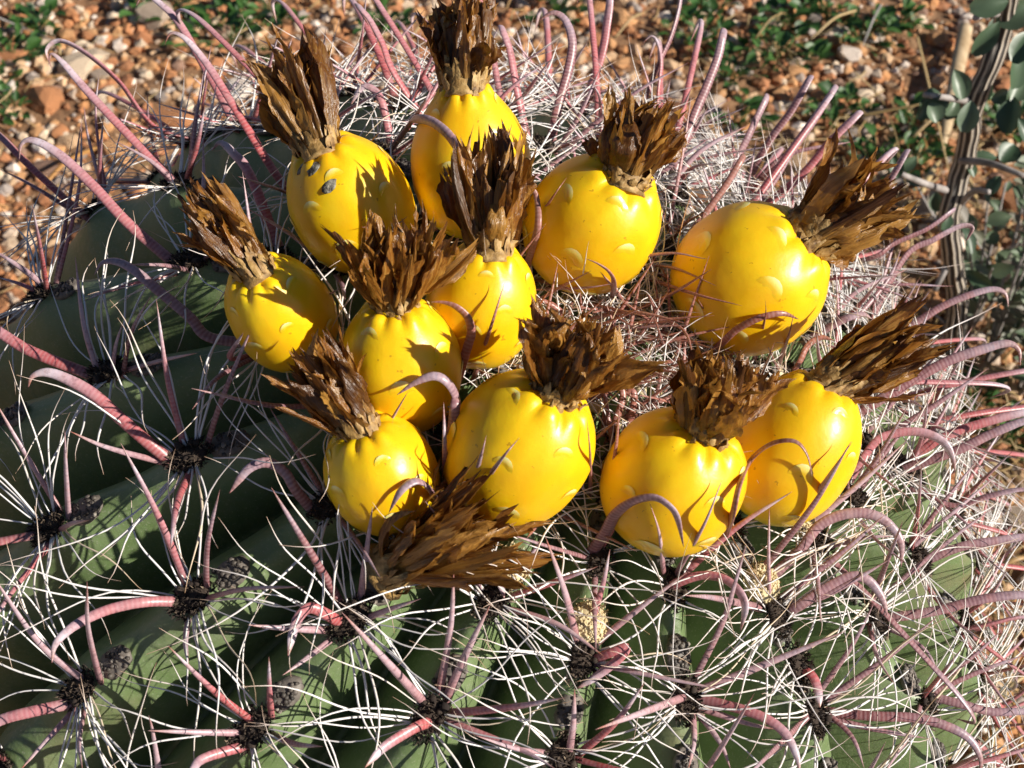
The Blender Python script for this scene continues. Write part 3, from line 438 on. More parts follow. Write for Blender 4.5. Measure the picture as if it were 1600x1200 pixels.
STRAW=[[(400.4,589.6,4.0),(388.1,482.9,10.7),(376.7,392.4,17.3)],[(331.5,510.7,24.0),(354.7,504.5,4.0),(352.8,447.3,10.7),(345.6,413.6,17.3)],[(351.6,606.4,17.3),(305.5,553.6,24.0)],[(377.5,626.1,10.7),(346.7,553.4,17.3)],[(334.3,483.5,4.0),(354.7,481.3,10.7),(374.7,479.1,17.3)],[(-337.5,591.6,24.0),(-315.5,600.8,4.0),(-280.5,570.9,10.7)],[(265.8,565.8,17.3),(290.9,591.6,24.0)],[(364.0,448.1,10.7),(391.7,465.8,17.3)],[(344.6,381.3,4.0),(335.2,309.5,10.7)],[(350.4,370.5,24.0),(382.4,430.8,4.0)],[(303.2,0.2,17.3),(321.0,11.6,24.0)],[(298.8,-12.7,10.7),(320.5,-3.1,17.3)],[(317.5,27.9,4.0),(313.3,-25.4,10.7)],[(292.4,-28.6,24.0),(330.9,42.3,4.0)],[(318.5,71.6,17.3),(341.4,78.8,24.0)],[(338.9,116.7,10.7),(345.9,99.4,17.3)],[(344.8,166.5,4.0),(360.0,142.9,10.7)],[(312.9,44.9,24.0),(336.3,38.6,4.0)],[(318.2,83.3,17.3),(323.8,55.9,24.0)],[(387.7,422.2,10.7),(387.9,358.7,17.3)],[(342.6,341.8,4.0),(315.6,280.0,10.7)],[(355.0,192.7,24.0),(376.6,195.5,4.0)],[(25.1,607.3,17.3),(-2.3,555.3,24.0)],[(157.1,576.3,10.7),(183.7,602.6,17.3)],[(-223.8,445.6,4.0),(-248.4,386.9,10.7)]]
STICK=[(442.3,602.2,6.0),(410.9,514.0,6.0),(384.3,437.0,6.0)]


# ------------------------------------------------------------------ ground sheet, stones and gravel
def gh(x, y):
    return .006 * noise.noise((x * 9, y * 9, 0)) + .010 * noise.noise((x * 2.3, y * 2.3, 5)) - .006
G = 150; gx = np.sinh(np.linspace(-7.2, 7.2, G)) * .045; gy = np.sinh(np.linspace(-7.0, 7.2, G)) * .045 + .2
GV = [(x, y, gh(x, y) * (1 if abs(x) < 4 and abs(y) < 4 else .3)) for y in gy for x in gx]
GF = [(j * G + i, j * G + i + 1, (j + 1) * G + i + 1, (j + 1) * G + i) for j in range(G - 1) for i in range(G - 1)]
ground = link('ground', mesh('ground', GV, GF, 'soil')); tag(ground, 'bare orange-brown gravelly desert soil under the cactus', 'ground', kind='structure')
import bmesh
def ico(sub):
    bm = bmesh.new(); bmesh.ops.create_icosphere(bm, subdivisions=sub, radius=1)
    V = np.array([v.co[:] for v in bm.verts]); Fc = [tuple(v.index for v in f.verts) for f in bm.faces]; bm.free(); return V, Fc
I1, I1F = ico(1); I2, I2F = ico(2)
def lump(V, amp, seed, cuts=5):
    r = np.random.default_rng(seed); W = V.copy()
    for _ in range(cuts):                                   # chip flat faces off a ball
        n = r.normal(size=3); n /= np.linalg.norm(n); d = r.uniform(.48, .85); s = W @ n; k = s > d
        W[k] -= np.outer(s[k] - d, n)
    return W * (1 + amp * r.normal(size=(len(V), 1)))
stone_me = [mesh('stone', lump(I2, .03, 100 + i, 12), I2F, 'stone', False) for i in range(12)]
def clear_of_cactus(x, y): return math.hypot((x - .0), (y - .0)) > .16
placed = []
n = 0
while n < 280:
    y = random.uniform(-.05, .74); x = random.uniform(-.40 - .1 * y, .36 + .28 * y) 
    if not clear_of_cactus(x, y): continue
    s = random.choice([.006, .007, .008, .009, .010, .011, .012, .014, .017]) * random.uniform(.85, 1.2)
    if any((x - a) ** 2 + (y - b) ** 2 < (.8 * (s + c)) ** 2 for a, b, c in placed): 
        if random.random() < .97: continue
    placed.append((x, y, s)); n += 1
    m = Matrix.Translation((x, y, gh(x, y) + s * .22)) @ Matrix.Rotation(random.uniform(0, 6.28), 4, 'Z') @ Matrix.Rotation(random.uniform(-.3, .3), 4, 'X') @ Matrix.Diagonal((s * random.uniform(.9, 1.35), s * random.uniform(.75, 1.05), s * random.uniform(.5, .8), 1))
    link('stone', random.choice(stone_me), ground, mtx=m)
g = MB(); lumps = [lump(I1, .06, 300 + i, 4) for i in range(20)]
for i in range(36000):
    if i < 20000: y = random.uniform(-.15, .85); x = random.uniform(-.5, .62)
    else: y = random.gauss(.5, .75); x = random.gauss(0, .85)
    if math.hypot(x, y) < .12: continue
    s = .0016 + .0060 * random.random() ** 2.2
    a = random.uniform(0, 6.28); ca, sa = math.cos(a), math.sin(a)
    W = lumps[i % 20] * np.array([s * random.uniform(.9, 1.4), s, s * random.uniform(.5, .9)])
    W = np.stack([W[:, 0] * ca - W[:, 1] * sa + x, W[:, 0] * sa + W[:, 1] * ca + y, W[:, 2] + gh(x, y) + s * .25], 1)
    g.add(W, I1F)
tag(link('gravel', g.mesh('gravel', 'stone', False)), 'fine orange and grey gravel spread over the soil', 'gravel', kind='stuff')

# ------------------------------------------------------------------ low weeds
def leaf_mesh(name, mat, wr, cup=.18, n=5, seed=0):
    r = np.random.default_rng(seed); V = []; Fc = []
    ys = np.linspace(0, 1, n + 1)
    for y in ys:
        wd = wr * .5 * math.sin(math.pi * min(1, .04 + .96 * y) ** .85) ** .75 + .012
        for s in (-1, -.5, 0, .5, 1): V.append((s * wd, y, cup * (s * s) * wd * 1.4 + .10 * math.sin(y * 2.6) * (1 if r.random() > 0 else 1) + r.normal() * .006))
    for i in range(n):
        for j in range(4): Fc.append((i * 5 + j, i * 5 + j + 1, (i + 1) * 5 + j + 1, (i + 1) * 5 + j))
    me = mesh(name, V, Fc, mat); return me
weed_leaf = [leaf_mesh('leaf', 'weed_leaf', w, .3, 5, i) for i, w in enumerate((.55, .7, .85, .45))]
def frame_mtx(pos, d, nrm, sx, sy, sz):
    d = Vector(d).normalized(); x = d.cross(Vector(nrm)); x = x.normalized() if x.length > 1e-6 else Vector((1, 0, 0)); z = x.cross(d)
    return Matrix.Translation(pos) @ Matrix((x, d, z)).transposed().to_4x4() @ Matrix.Diagonal((sx, sy, sz, 1))
WL = {0: 'widest patch of dark green leafy weed on the gravel', 16: 'low green weed beside the pale dry stick', 17: 'low green weed beside the pale dry stick', 19: 'low green weed behind the striped shrub stem', 22: 'tiny green weed at the foot of the grey-green herbs', 23: 'tiny green weed at the foot of the grey-green herbs'}
wl = ['low dark green leafy weed growing flat among the pebbles']
for i, (x, y, r) in enumerate(WEEDS):
    x /= 1000; y /= 1000; r /= 1000; z = gh(x, y)
    e = empty('weed', (x, y, z)); tag(e, WL.get(i, wl[0]), 'weed', 'small weeds between the pebbles')
    st = MB(); nl = int(14 + r * 500)
    for j in range(nl):
        a = random.uniform(0, 6.283); rr = r * math.sqrt(random.random()); L = random.uniform(.007, .014) * (.7 + r * 11)
        h = random.uniform(.004, .020) * (1.1 - rr / r * .6)
        p = Vector((math.cos(a) * rr, math.sin(a) * rr, h)); d = Vector((math.cos(a + random.gauss(0, .8)), math.sin(a + random.gauss(0, .8)), random.uniform(-.1, .7)))
        link('leaf', random.choice(weed_leaf), e, mtx=frame_mtx(p, d, (random.gauss(0, .3), random.gauss(0, .3), 1), L, L, L))
        V, Fc, _ = tube(catmull([(p.x * .15, p.y * .15, -.002), (p.x * .6, p.y * .6, h * .9), tuple(p)], .004), np.full(200, .0005)[:len(catmull([(p.x * .15, p.y * .15, -.002), (p.x * .6, p.y * .6, h * .9), tuple(p)], .004))], 4); st.add(V, Fc)
    link('stems', st.mesh('stems', 'weed_leaf'), e)

# ------------------------------------------------------------------ shrub with a striped stem, grey-green herbs, straw
def mm(P): return np.array(P) / 1000.
S = [mm(p) for p in STEM]; root = S[0].copy(); root[2] = gh(root[0], root[1]) - .004
S = [root] + [s for s in S if s[2] > .01]
shrub = empty('shrub', root); tag(shrub, 'upright woody shrub stem with pale stripes and oval grey-green leaves', 'shrub')
C = catmull(S, .0025); C += np.array([[noise.noise((p[2] * 60, 1, 0)) * .0016, noise.noise((p[2] * 60, 7, 3)) * .0016, 0] for p in C])
rad = np.linspace(.0062, .0048, len(C)) * (1 + .10 * np.array([noise.noise((p[2] * 90, 3, 9)) for p in C]))
V, Fc, L = tube(C, rad, 20); a = np.tile(np.abs(np.linspace(-1, 1, 20, endpoint=False)), len(C))
V += 0
link('stem', mesh('stem', V - root, Fc, 'twig_bark', True, around=a, dist=np.repeat(L, 20)), shrub)
for b in BRANCH:
    C = catmull([mm(p) for p in b], .003); V, Fc, L = tube(C, np.linspace(.0022, .0014, len(C)), 8)
    link('branch', mesh('branch', V - root, Fc, 'grey_twig'), shrub)
sl = [leaf_mesh('leaf', 'shrub_leaf', w, .35, 6, i) for i, w in enumerate((.5, .65, .8, .95))]
CX = Vector((1, 0, 0)); CY = Vector((0, math.sin(R_(48)), math.cos(R_(48)))); CZ = Vector((0, -math.cos(R_(48)), math.sin(R_(48))))
for i, (c, L, ang, wr) in enumerate(LEAVES):
    a = R_(ang); d = CX * math.cos(a) + CY * math.sin(a) + CZ * random.uniform(-.35, .35); d.normalize(); L /= 1000.
    nrm = CZ + CX * random.uniform(-.7, .7) + CY * random.uniform(-.5, .5)
    p = Vector(mm(c) - root) - d * L * .5
    link('leaf', min(sl, key=lambda m_: abs(sl.index(m_) * .15 + .4 - wr)), shrub, mtx=frame_mtx(p, d, nrm, L, L, L))
hl = [leaf_mesh('leaf', 'herb_leaf', w, .35, 5, i + 9) for i, w in enumerate((.45, .6, .75))]
HL = ['grey-green bushy herb with small oval leaves below the striped shrub stem']
for i, (x, y) in enumerate(HERBS):
    x /= 1000; y /= 1000; z = gh(x, y); e = empty('herb', (x, y, z)); tag(e, HL[0], 'herb', 'grey-green herbs beside the shrub')
    tw = MB()
    for t in range(8):
        a = random.uniform(0, 6.283); h = random.uniform(.05, .13); sp_ = random.uniform(.015, .06)
        P = [(0, 0, -.003), (math.cos(a) * sp_ * .4, math.sin(a) * sp_ * .4, h * .5), (math.cos(a) * sp_, math.sin(a) * sp_, h)]
        Cc = catmull(P, .006); V, Fc, _ = tube(Cc, np.linspace(.0011, .0006, len(Cc)), 5); tw.add(V, Fc)
        for j in range(4, len(Cc), 2):
            for s in (-1, 1):
                if random.random() < .45: continue
                aa = a + s * 1.3 + random.gauss(0, .6); L = random.uniform(.008, .015)
                link('leaf', random.choice(hl), e, mtx=frame_mtx(Vector(Cc[j]), (math.cos(aa), math.sin(aa), random.uniform(-.1, .9)), (random.gauss(0, .4), random.gauss(0, .4) - .3, 1), L, L, L))
    link('twigs', tw.mesh('twigs', 'grey_twig'), e)
def blade(name, P, w, mat, lift=0):
    P = [mm(p) for p in P]; o = P[0].copy()
    if len(P) == 2: P = [P[0], (P[0] + P[1]) / 2 + np.array([0, 0, .006]), P[1]]
    C = catmull(P, .004); n = len(C); V, Fc, _ = tube(C, w * np.interp(np.linspace(0, 1, n), [0, .2, .8, 1], [.9, 1, .7, .2]), 6, .45)
    return link(name, mesh(name, V - o, Fc, mat), None, o)
for i, P in enumerate(STRAW):
    w = [.0013, .0010, .0016, .0012, .0024][i % 5]
    tag(blade('dry_grass_blade', P, w, 'grey_twig' if i in (3, 5) else 'straw'), 'thin grey twig lying on the gravel' if i in (3, 5) else 'loose straw-coloured blade of dry grass on the ground', 'twig' if i in (3, 5) else 'grass blade', 'grey twigs on the gravel' if i in (3, 5) else 'dry grass blades round the cactus').name = 'twig' if i in (3, 5) else 'dry_grass_blade'
tag(blade('stick', STICK, .0065, 'pale_wood'), 'thick pale dry stick on the ground behind the shrub stem', 'stick')
lit = MB()
for i in range(1500):
    q = random.random()
    if q < .55: x = random.gauss(.36, .07); y = random.uniform(-.1, .5)
    else: x = random.uniform(-.5, .6); y = random.uniform(.1, .85)
    if math.hypot(x, y) < .17: continue
    a = random.uniform(0, 6.28); L = random.uniform(.008, .04); z = gh(x, y) + random.uniform(.002, .012)
    P = [(x, y, z), (x + math.cos(a) * L * .5, y + math.sin(a) * L * .5, z + random.uniform(0, .006)), (x + math.cos(a + .3) * L, y + math.sin(a + .3) * L, z + random.uniform(-.004, .008))]
    V, Fc, _ = tube(np.array(P), np.array([.0005, .0006, .0002]) * random.uniform(.7, 1.6), 4, .5); lit.add(V, Fc)
tag(link('dry_litter', lit.mesh('dry_litter', 'straw')), 'broken dry grass litter strewn over the gravel', 'litter', kind='stuff')

# ------------------------------------------------------------------ the barrel cactus
RIBS = [141, 157.2, 172.6, 187.6, 203, 217.4, 232.2, 249.6, 267.5, 290, 310.5, 327.4] + [327.4 + 173.6 * i / 11 for i in range(1, 11)]
RIBS = sorted(r % 360 for r in RIBS); NR = len(RIBS)
tt = np.linspace(0, math.pi / 2, 1500); pr = BR * np.sin(tt) ** (2 / BN); pz = BH * np.cos(tt) ** (2 / BN)
arc = np.concatenate([[0], np.cumsum(np.hypot(np.diff(pr), np.diff(pz)))]); SEQ = arc[-1]
LOWER = .162 / BA.z                       # straight part below the dome
def prof(s):
    if s <= SEQ: return float(np.interp(s, arc, pr)), float(np.interp(s, arc, pz))
    q = (s - SEQ) / LOWER; return BR * (1 - .10 * q * q), -(s - SEQ)
def twist(s): return R_(-12 * math.exp(-s / .045))
def crest(phi, s, inn=0.0):
    """point on the barrel's crest surface, pushed in by inn along the normal; and its normal, down-rib and sideways directions"""
    r, z = prof(s); r2, z2 = prof(s + .0015); r1, z1 = prof(max(0, s - .0015)); dr, dz = r2 - r1, z2 - z1; l = math.hypot(dr, dz); dr /= l; dz /= l
    ph = phi + twist(s); e = BU * math.cos(ph) + BV * math.sin(ph); side = BV * math.cos(ph) - BU * math.sin(ph)
    nn = e * (-dz) + BA * dr; down = e * dr + BA * dz
    if nn.dot(e * r + BA * (z + .05)) < 0: nn = -nn
    return BC + e * r + BA * z - nn * inn, nn, down, side
def xyz_to(P):
    d = Vector(P) - BC; z = d.dot(BA); x = d.dot(BU); y = d.dot(BV); r = math.hypot(x, y)
    if z < 0: s = SEQ - z
    else: s = float(np.interp(math.atan2((r / BR) ** (BN / 2), (z / BH) ** (BN / 2)), tt, arc))
    return (math.degrees(math.atan2(y, x) - twist(s))) % 360, s
# areoles: rib -> distances from the crown along the rib, mm
KNOWN = {157.2: [86, 129, 186, 232], 172.6: [100, 146, 192, 236], 187.6: [83, 125, 167, 208, 248], 203: [97, 137, 174, 212, 250], 217.4: [75, 110, 144, 180, 216, 252], 232.2: [57, 85, 116, 148, 182, 218],
         249.6: [64, 89, 112, 138, 166, 196, 228], 267.5: [68, 95, 122, 150, 180, 212], 290: [54, 80, 108, 137, 167, 200], 310.5: [72, 100, 135, 165, 200], 327.4: [78, 108, 143, 176, 210], 141: [72, 107, 156, 200]}
AREO = []
for ph in RIBS:
    kk = next((v for k_, v in KNOWN.items() if abs(k_ - ph) < .05), None)
    if kk is None:
        s = random.uniform(56, 74); kk = []
        while s < 255: kk.append(s); s += random.uniform(27, 36)
    for s in kk: AREO.append([R_(ph), s / 1000.])
# every traced spine is rooted in an areole on a rib; where none stands close by, one is added on the nearest rib
def find_areole(P):
    ph, s = xyz_to(P); best = None; bd = 9
    for i, (a, sa) in enumerate(AREO):
        d = (crest(a, sa)[0] - Vector(P)).length
        if d < bd: bd, best = d, i
    if bd > (.011 if s < .105 else .019) and s < .20:
        rb = min(RIBS, key=lambda r: abs((r - ph + 180) % 360 - 180)); AREO.append([R_(rb), max(s, .014)]); return len(AREO) - 1
    return best
TR = []; NBASE = len(AREO)
for P in HOOKS: TR.append([find_areole(mm(P[0])), [mm(p) for p in P], True])
for P in STRAIGHT: TR.append([find_areole(mm(P[0])), [mm(p) for p in P], False])
# body: ribs with rounded crests and steep flanks, notched between areoles
ribr = [R_(r) for r in RIBS]
areo_by_rib = {i: sorted(s for a, s in AREO if abs(a - ribr[i]) < 1e-6) for i in range(NR)}
NS = 210; PER = 26; svals = np.concatenate([np.linspace(.0005, .05, 26, endpoint=False), np.linspace(.05, .30, 150, endpoint=False), np.linspace(.30, SEQ + LOWER + .01, NS - 176)])
def near_bulge(i, s):
    l = areo_by_rib[i % NR]
    return max([math.exp(-((s - a) / .0115) ** 2) for a in l] or [0])
bul = np.array([[near_bulge(i, s) for s in svals] for i in range(NR)])
BVt = []; 
for si, s in enumerate(svals):
    r, _ = prof(s); 
    for i in range(NR):
        a0 = ribr[i]; a1 = ribr[(i + 1) % NR]; a1 += 2 * math.pi if a1 <= a0 else 0
        wd = r * (a1 - a0); depth = min(1.02 * wd, .037) * min(1, .25 + s / .05)
        for j in range(PER):
            f = j / PER; x = 2 * abs(min(f, 1 - f)); k_ = i if f < .5 else (i + 1) % NR      # 0 crest .. 1 groove
            b = bul[k_, si]
            x2 = max(0, x - .05 * b) ; g_ = x2 ** 1.65
            cut = depth * g_ + (1 - b) * .0042 * (1 - x) ** 2 * min(1, s / .06)
            p, nn, dn, sd = crest(a0 + (a1 - a0) * f, s, cut)
            q_ = noise.noise(p * 40) * .0012 * (1 - .3 * x)
            BVt.append(p + nn * q_)
ring = NR * PER
BF = [(si * ring + j, (si + 1) * ring + j, (si + 1) * ring + (j + 1) % ring, si * ring + (j + 1) % ring) for si in range(NS - 1) for j in range(ring)]
top = len(BVt); BVt.append(crest(0, .0002)[0]); BF += [(top, j, (j + 1) % ring) for j in range(ring)]
foot = BC - BA * (LOWER + .002); foot.z = 0
cactus = empty('barrel_cactus', foot); tag(cactus, 'large ribbed green barrel cactus covered in hooked pink spines and white bristles', 'cactus')
body = link('stem_body', mesh('stem_body', [v - foot for v in BVt], BF, 'cactus_skin'), cactus)
# areole pads
def fuzz(mb, n, rx, ry, h, seed, zscale=1.0):
    r = np.random.default_rng(seed)
    for _ in range(n):
        a = r.uniform(0, 6.283); q = math.sqrt(r.random()); x, y = rx * q * math.cos(a), ry * q * math.sin(a); z = h * (1 - q * q) * .5
        d = np.array([math.cos(a) * q + r.normal() * .5, math.sin(a) * q + r.normal() * .5, 1.0]); d /= np.linalg.norm(d); L = h * r.uniform(.5, 1.1); sd = np.cross(d, r.normal(size=3)); sd /= np.linalg.norm(sd); sd *= .00011
        p = np.array([x, y, z]); mb.add([p - sd, p + sd, p + d * L * .6 + sd * .7 + r.normal(size=3) * .0003, p + d * L + r.normal(size=3) * .0006], [(0, 1, 2), (0, 2, 3)])
def pad_mesh(seed):
    mb = MB(); r = np.random.default_rng(seed)
    W = lump(I2, .07, seed, 0) * np.array([.0040, .0062, .0020]); mb.add(W, I2F)
    for _ in range(5):
        W = lump(I1, .15, int(r.integers(1e6)), 0) * r.uniform(.0007, .0016); a = r.uniform(0, 6.283); q = math.sqrt(r.random()); mb.add(W + np.array([.0040 * q * math.cos(a), .0062 * q * math.sin(a), .0018]), I1F)
    fuzz(mb, 420, .0048, .0072, .0024, seed); return mb.mesh('areole', 'areole_wool')
def scar_mesh(seed):
    mb = MB(); r = np.random.default_rng(seed); mb.add(lump(I2, .05, seed, 0) * np.array([.0036, .0056, .0016]), I2F)
    for _ in range(44):
        a = r.uniform(0, 6.283); q = math.sqrt(r.random()) * .95; s = r.uniform(.0003, .0009); mb.add(lump(I1, .08, int(r.integers(1e6)), 0) * s + np.array([.0034 * q * math.cos(a), .0054 * q * math.sin(a), .0016 * math.sqrt(1 - q * q)]), I1F)
    return mb.mesh('old_flower_scar', 'old_scar')
def felt_mesh(seed):
    mb = MB(); W = lump(I2, .03, seed, 0) * np.array([.0052, .0056, .0036]); mb.add(W, I2F); fuzz(mb, 260, .0052, .0056, .0016, seed)
    r = np.random.default_rng(seed)
    for _ in range(220):
        a = r.uniform(0, 6.283); q = math.sqrt(r.random()) * .93; mb.add(lump(I1, .1, int(r.integers(1e6)), 0) * r.uniform(.0002, .00045) + np.array([.0052 * q * math.cos(a), .0056 * q * math.sin(a), .0036 * math.sqrt(1 - q * q)]), I1F)
    return mb.mesh('felt_pad', 'cream_felt')
pads = [pad_mesh(i) for i in range(5)]; scars = [scar_mesh(40 + i) for i in range(4)]; felts = [felt_mesh(60 + i) for i in range(3)]
CAMP = cam.location
own = {}
for i, (ai, P, h) in enumerate(TR): own.setdefault(ai, []).append(i)
def bristle(mb, o, d, nn, L, r0, r, curl=1.0):
    """one thin wavy bristle"""
    d = d.normalized(); up = nn; side = d.cross(up); n = 14
    k1, k2 = r.normal() * .22 * curl, r.normal() * .16 * curl; ph = r.uniform(0, 6.28); bend = r.normal() * .30 * curl
    C = []
    for t in np.linspace(0, 1, n):
        C.append(np.array(o + d * (L * t) + side * (L * (bend * t * t + .045 * curl * math.sin(ph + t * 7 + k1 * 9) * t)) + up * (L * (k2 * t * t + .22 * t - .20 * t * t + .03 * curl * math.sin(ph * 2 + t * 6) * t))))
    V, Fc, _ = tube(np.array(C), r0 * np.interp(np.linspace(0, 1, n), [0, .6, 1], [1, .85, .15]), 4, .7, None, False); mb.add(V, Fc, frac=np.repeat(np.linspace(0, 1, n), 4))
indiv = len(TR); rr = np.random.default_rng(21)
order = sorted(range(len(AREO)), key=lambda i: (crest(*AREO[i])[0] - CAMP).length)
fruit_c = [(Vector(mm(f[0])), f[2] / 1000) for f in FRUIT]
for i in order:
    a, s = AREO[i]; p, nn, down, side = crest(a, s, .0008)
    facing = nn.dot((CAMP - p).normalized()); up = -down
    mt = Matrix((side, -down, nn)).transposed().to_4x4(); sc = min(.85, .45 + s * 4.2)
    ar = link('areole', pads[i % 5], cactus, mtx=Matrix.Translation(p - foot) @ mt @ Matrix.Diagonal((sc, sc, sc, 1)))
    inv = Matrix.Diagonal((1 / sc, 1 / sc, 1 / sc, 1)) @ mt.transposed() @ Matrix.Translation(foot - p)       # cactus frame -> areole frame
    inv2 = inv @ Matrix.Translation(-foot)                                                                  # world -> areole frame
    near_fruit = min((p - c).length - r for c, r in fruit_c)
    if .04 < s < .20:
        if any(abs(math.degrees(a) - fa) < .1 and abs(s * 1000 - fs) < .6 for fa, fs in ((232.2, 85), (249.6, 89), (290, 80), (310.5, 72))): me_ = felts[i % 3]; o_ = .0090; z_ = .0004
        else: me_ = scars[i % 4]; o_ = .0105; z_ = -.0006
        p2, n2, d2, s2 = crest(a, max(.004, s - o_), -z_ + .0016)
        m2 = Matrix.Translation(p2) @ Matrix((s2, -d2, n2)).transposed().to_4x4()
        link(me_.name.split('.')[0], me_, ar, mtx=inv2 @ m2)
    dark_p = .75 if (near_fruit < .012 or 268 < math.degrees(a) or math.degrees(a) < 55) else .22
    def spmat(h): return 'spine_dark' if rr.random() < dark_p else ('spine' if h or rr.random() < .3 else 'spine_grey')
    mine = own.get(i, []); nhook = 0; dirs = []
    for t in mine:
        _, P, h = TR[t]; P = [np.array(q) for q in P]
        off = P[0] - np.array(p); l = np.linalg.norm(off); off = off * min(1, .0042 / max(l, 1e-6)); P[0] = np.array(p) + off - np.array(nn) * .0015
        if len(P) > 2 and l > .004 and np.linalg.norm(P[1] - P[0]) < .011 and len(P) > 4: P = [P[0]] + P[2:]
        nhook += h; dirs.append(Vector(P[-1] - P[0]).normalized())
        young = s < .062
        Ln = sum(np.linalg.norm(P[j + 1] - P[j]) for j in range(len(P) - 1))
        r0 = (.00152 if h else .00108) * (.75 + .25 * min(1, Ln / .05)) * rr.uniform(.88, 1.12) * (.8 if young else 1)
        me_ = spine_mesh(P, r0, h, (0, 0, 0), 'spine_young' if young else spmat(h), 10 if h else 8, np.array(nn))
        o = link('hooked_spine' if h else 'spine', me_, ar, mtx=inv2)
    # remaining central spines of this areole
    want = 0 if len(mine) >= 5 else (4 - len(mine) if s < .075 else 5 - len(mine))
    if near_fruit < .002: want = min(want, 2)
    if i >= NBASE: want = 0
    if facing < -.55: want = min(want, 3)
    cand = [(up, .9, False), (side, .75, False), (-side, .75, False), (down, .9, nhook == 0 and s > .07 and near_fruit > .014), (up + side * .6, 1.0, False), (up - side * .6, 1.0, False)]
    if nhook == 0 and s > .07 and near_fruit > .014: cand.insert(0, cand.pop(3))
    allj = MB()
    for (d, el, h) in cand:
        if want <= 0: break
        d3 = (d.normalized() + nn * el * rr.uniform(.7, 1.2) + Vector(rr.normal(size=3)) * .14).normalized()
        if any(d3.dot(x) > .86 for x in dirs): continue
        dirs.append(d3); want -= 1
        o0 = p + d.normalized() * .0025; L = rr.uniform(.026, .040) if not h else rr.uniform(.045, .060)
        if s < .07: L *= .72
        if h:
            q_ = d3; b = (-nn * .8 + d * .55).normalized(); P = [o0, o0 + q_ * L * .35, o0 + q_ * L * .7 + d * L * .04, o0 + q_ * L * .92 + d * L * .11, o0 + q_ * L * .98 + d * L * .22 - nn * L * .03, o0 + q_ * L * .90 + d * L * .27 - nn * L * .12]
        else: P = [o0, o0 + d3 * L * .5 + Vector(rr.normal(size=3)) * L * .02, o0 + d3 * L + Vector(rr.normal(size=3)) * L * .04]
        P = [np.array(x) for x in P]; P[0] -= np.array(nn) * .0012; young = s < .062; r0 = (.0014 if h else .00092) * (.85 if young else 1) * rr.uniform(.85, 1.15)
        if indiv < 300 and facing > .1:
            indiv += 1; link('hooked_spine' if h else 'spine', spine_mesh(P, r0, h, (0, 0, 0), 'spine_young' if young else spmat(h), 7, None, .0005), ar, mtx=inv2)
        else:
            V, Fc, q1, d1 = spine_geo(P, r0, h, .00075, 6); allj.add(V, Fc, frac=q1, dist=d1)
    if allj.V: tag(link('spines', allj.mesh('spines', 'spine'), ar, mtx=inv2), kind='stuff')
    br = MB(); ang_r = (math.degrees(a) - 250) % 360; right = 20 < ang_r < 235
    nb = int(rr.integers(15, 21)) if s > .07 else int(rr.integers(9, 13))
    if right: nb += 2 if (ang_r < 105 and s > .07) else 7
    if i >= NBASE: nb = 5
    if near_fruit < .003: nb = 6
    for b in range(nb):
        sg = 1 if b % 2 else -1; th = R_(-48 + 96 * (b // 2 + .5) / max(1, (nb + 1) // 2) + rr.normal() * (16 if right else 9))
        d = side * sg * math.cos(th) + down * math.sin(th) + nn * rr.uniform(.10, .55)
        bristle(br, p + side * sg * .003 + down * (.0055 * math.sin(th) + rr.normal() * .0008) + nn * .0006, d, nn, rr.uniform(.024, .042) * (.8 if s < .07 else 1), .00030 * rr.uniform(.8, 1.25), rr, 1.1 if right else 1.05)
    tag(link('radial_spines', br.mesh('radial_spines', 'bristle'), ar, mtx=inv2), kind='stuff')
# crown: young red-brown spines and pale wool tangled over the growing point
yb = MB(); ys = MB(); wool = MB()
for i, a in enumerate(ribr):
    for s in (.012, .024, .036, .049):
        s += rr.normal() * .002; p, nn, down, side = crest(a, s, .001)
        if min((p - c).length - r for c, r in fruit_c) < .001: continue
        W = lump(I1, .12, int(rr.integers(1e6)), 0) * np.array([.0024, .0030, .0016]); 
        mt = Matrix((side, -down, nn)).transposed(); wool.add([mt @ Vector(x) + p for x in W], I1F)
        for j in range(2 if rr.random() < .6 else 1):
            d = (-down * rr.uniform(.1, 1.0) + side * rr.normal() * .8 + nn * rr.uniform(.45, .9)).normalized(); L = rr.uniform(.020, .036)
            if any((p + d * L * t - c).length < r * .95 for c, r in fruit_c for t in (.4, .7, 1)): continue
            P = [np.array(p), np.array(p + d * L * .5 + side * L * .03 * rr.normal()), np.array(p + d * L + nn * L * .05 * rr.normal())]
            V, Fc, q1, d1 = spine_geo(P, .00078 * rr.uniform(.8, 1.2), False, .0007, 6); ys.add(V, Fc, frac=q1, dist=d1)
        for j in range(7):
            d = -down * rr.normal() + side * rr.normal() + nn * rr.uniform(.2, .9); bristle(yb, p + nn * .001, d, nn, rr.uniform(.014, .030), .00024, rr, 1.3)
tip = empty('growing_tip', (0, 0, 0)); bpy.data.objects.remove(tip)
cw = link('crown_wool', MB.mesh(wool, 'crown_wool', 'cream_felt'), cactus, mtx=Matrix.Translation(-foot))
tag(link('young_spines', ys.mesh('young_spines', 'spine_young'), cactus, mtx=Matrix.Translation(-foot)), kind='stuff')
tag(link('young_bristles', yb.mesh('young_bristles', 'bristle'), cactus, mtx=Matrix.Translation(-foot)), kind='stuff')

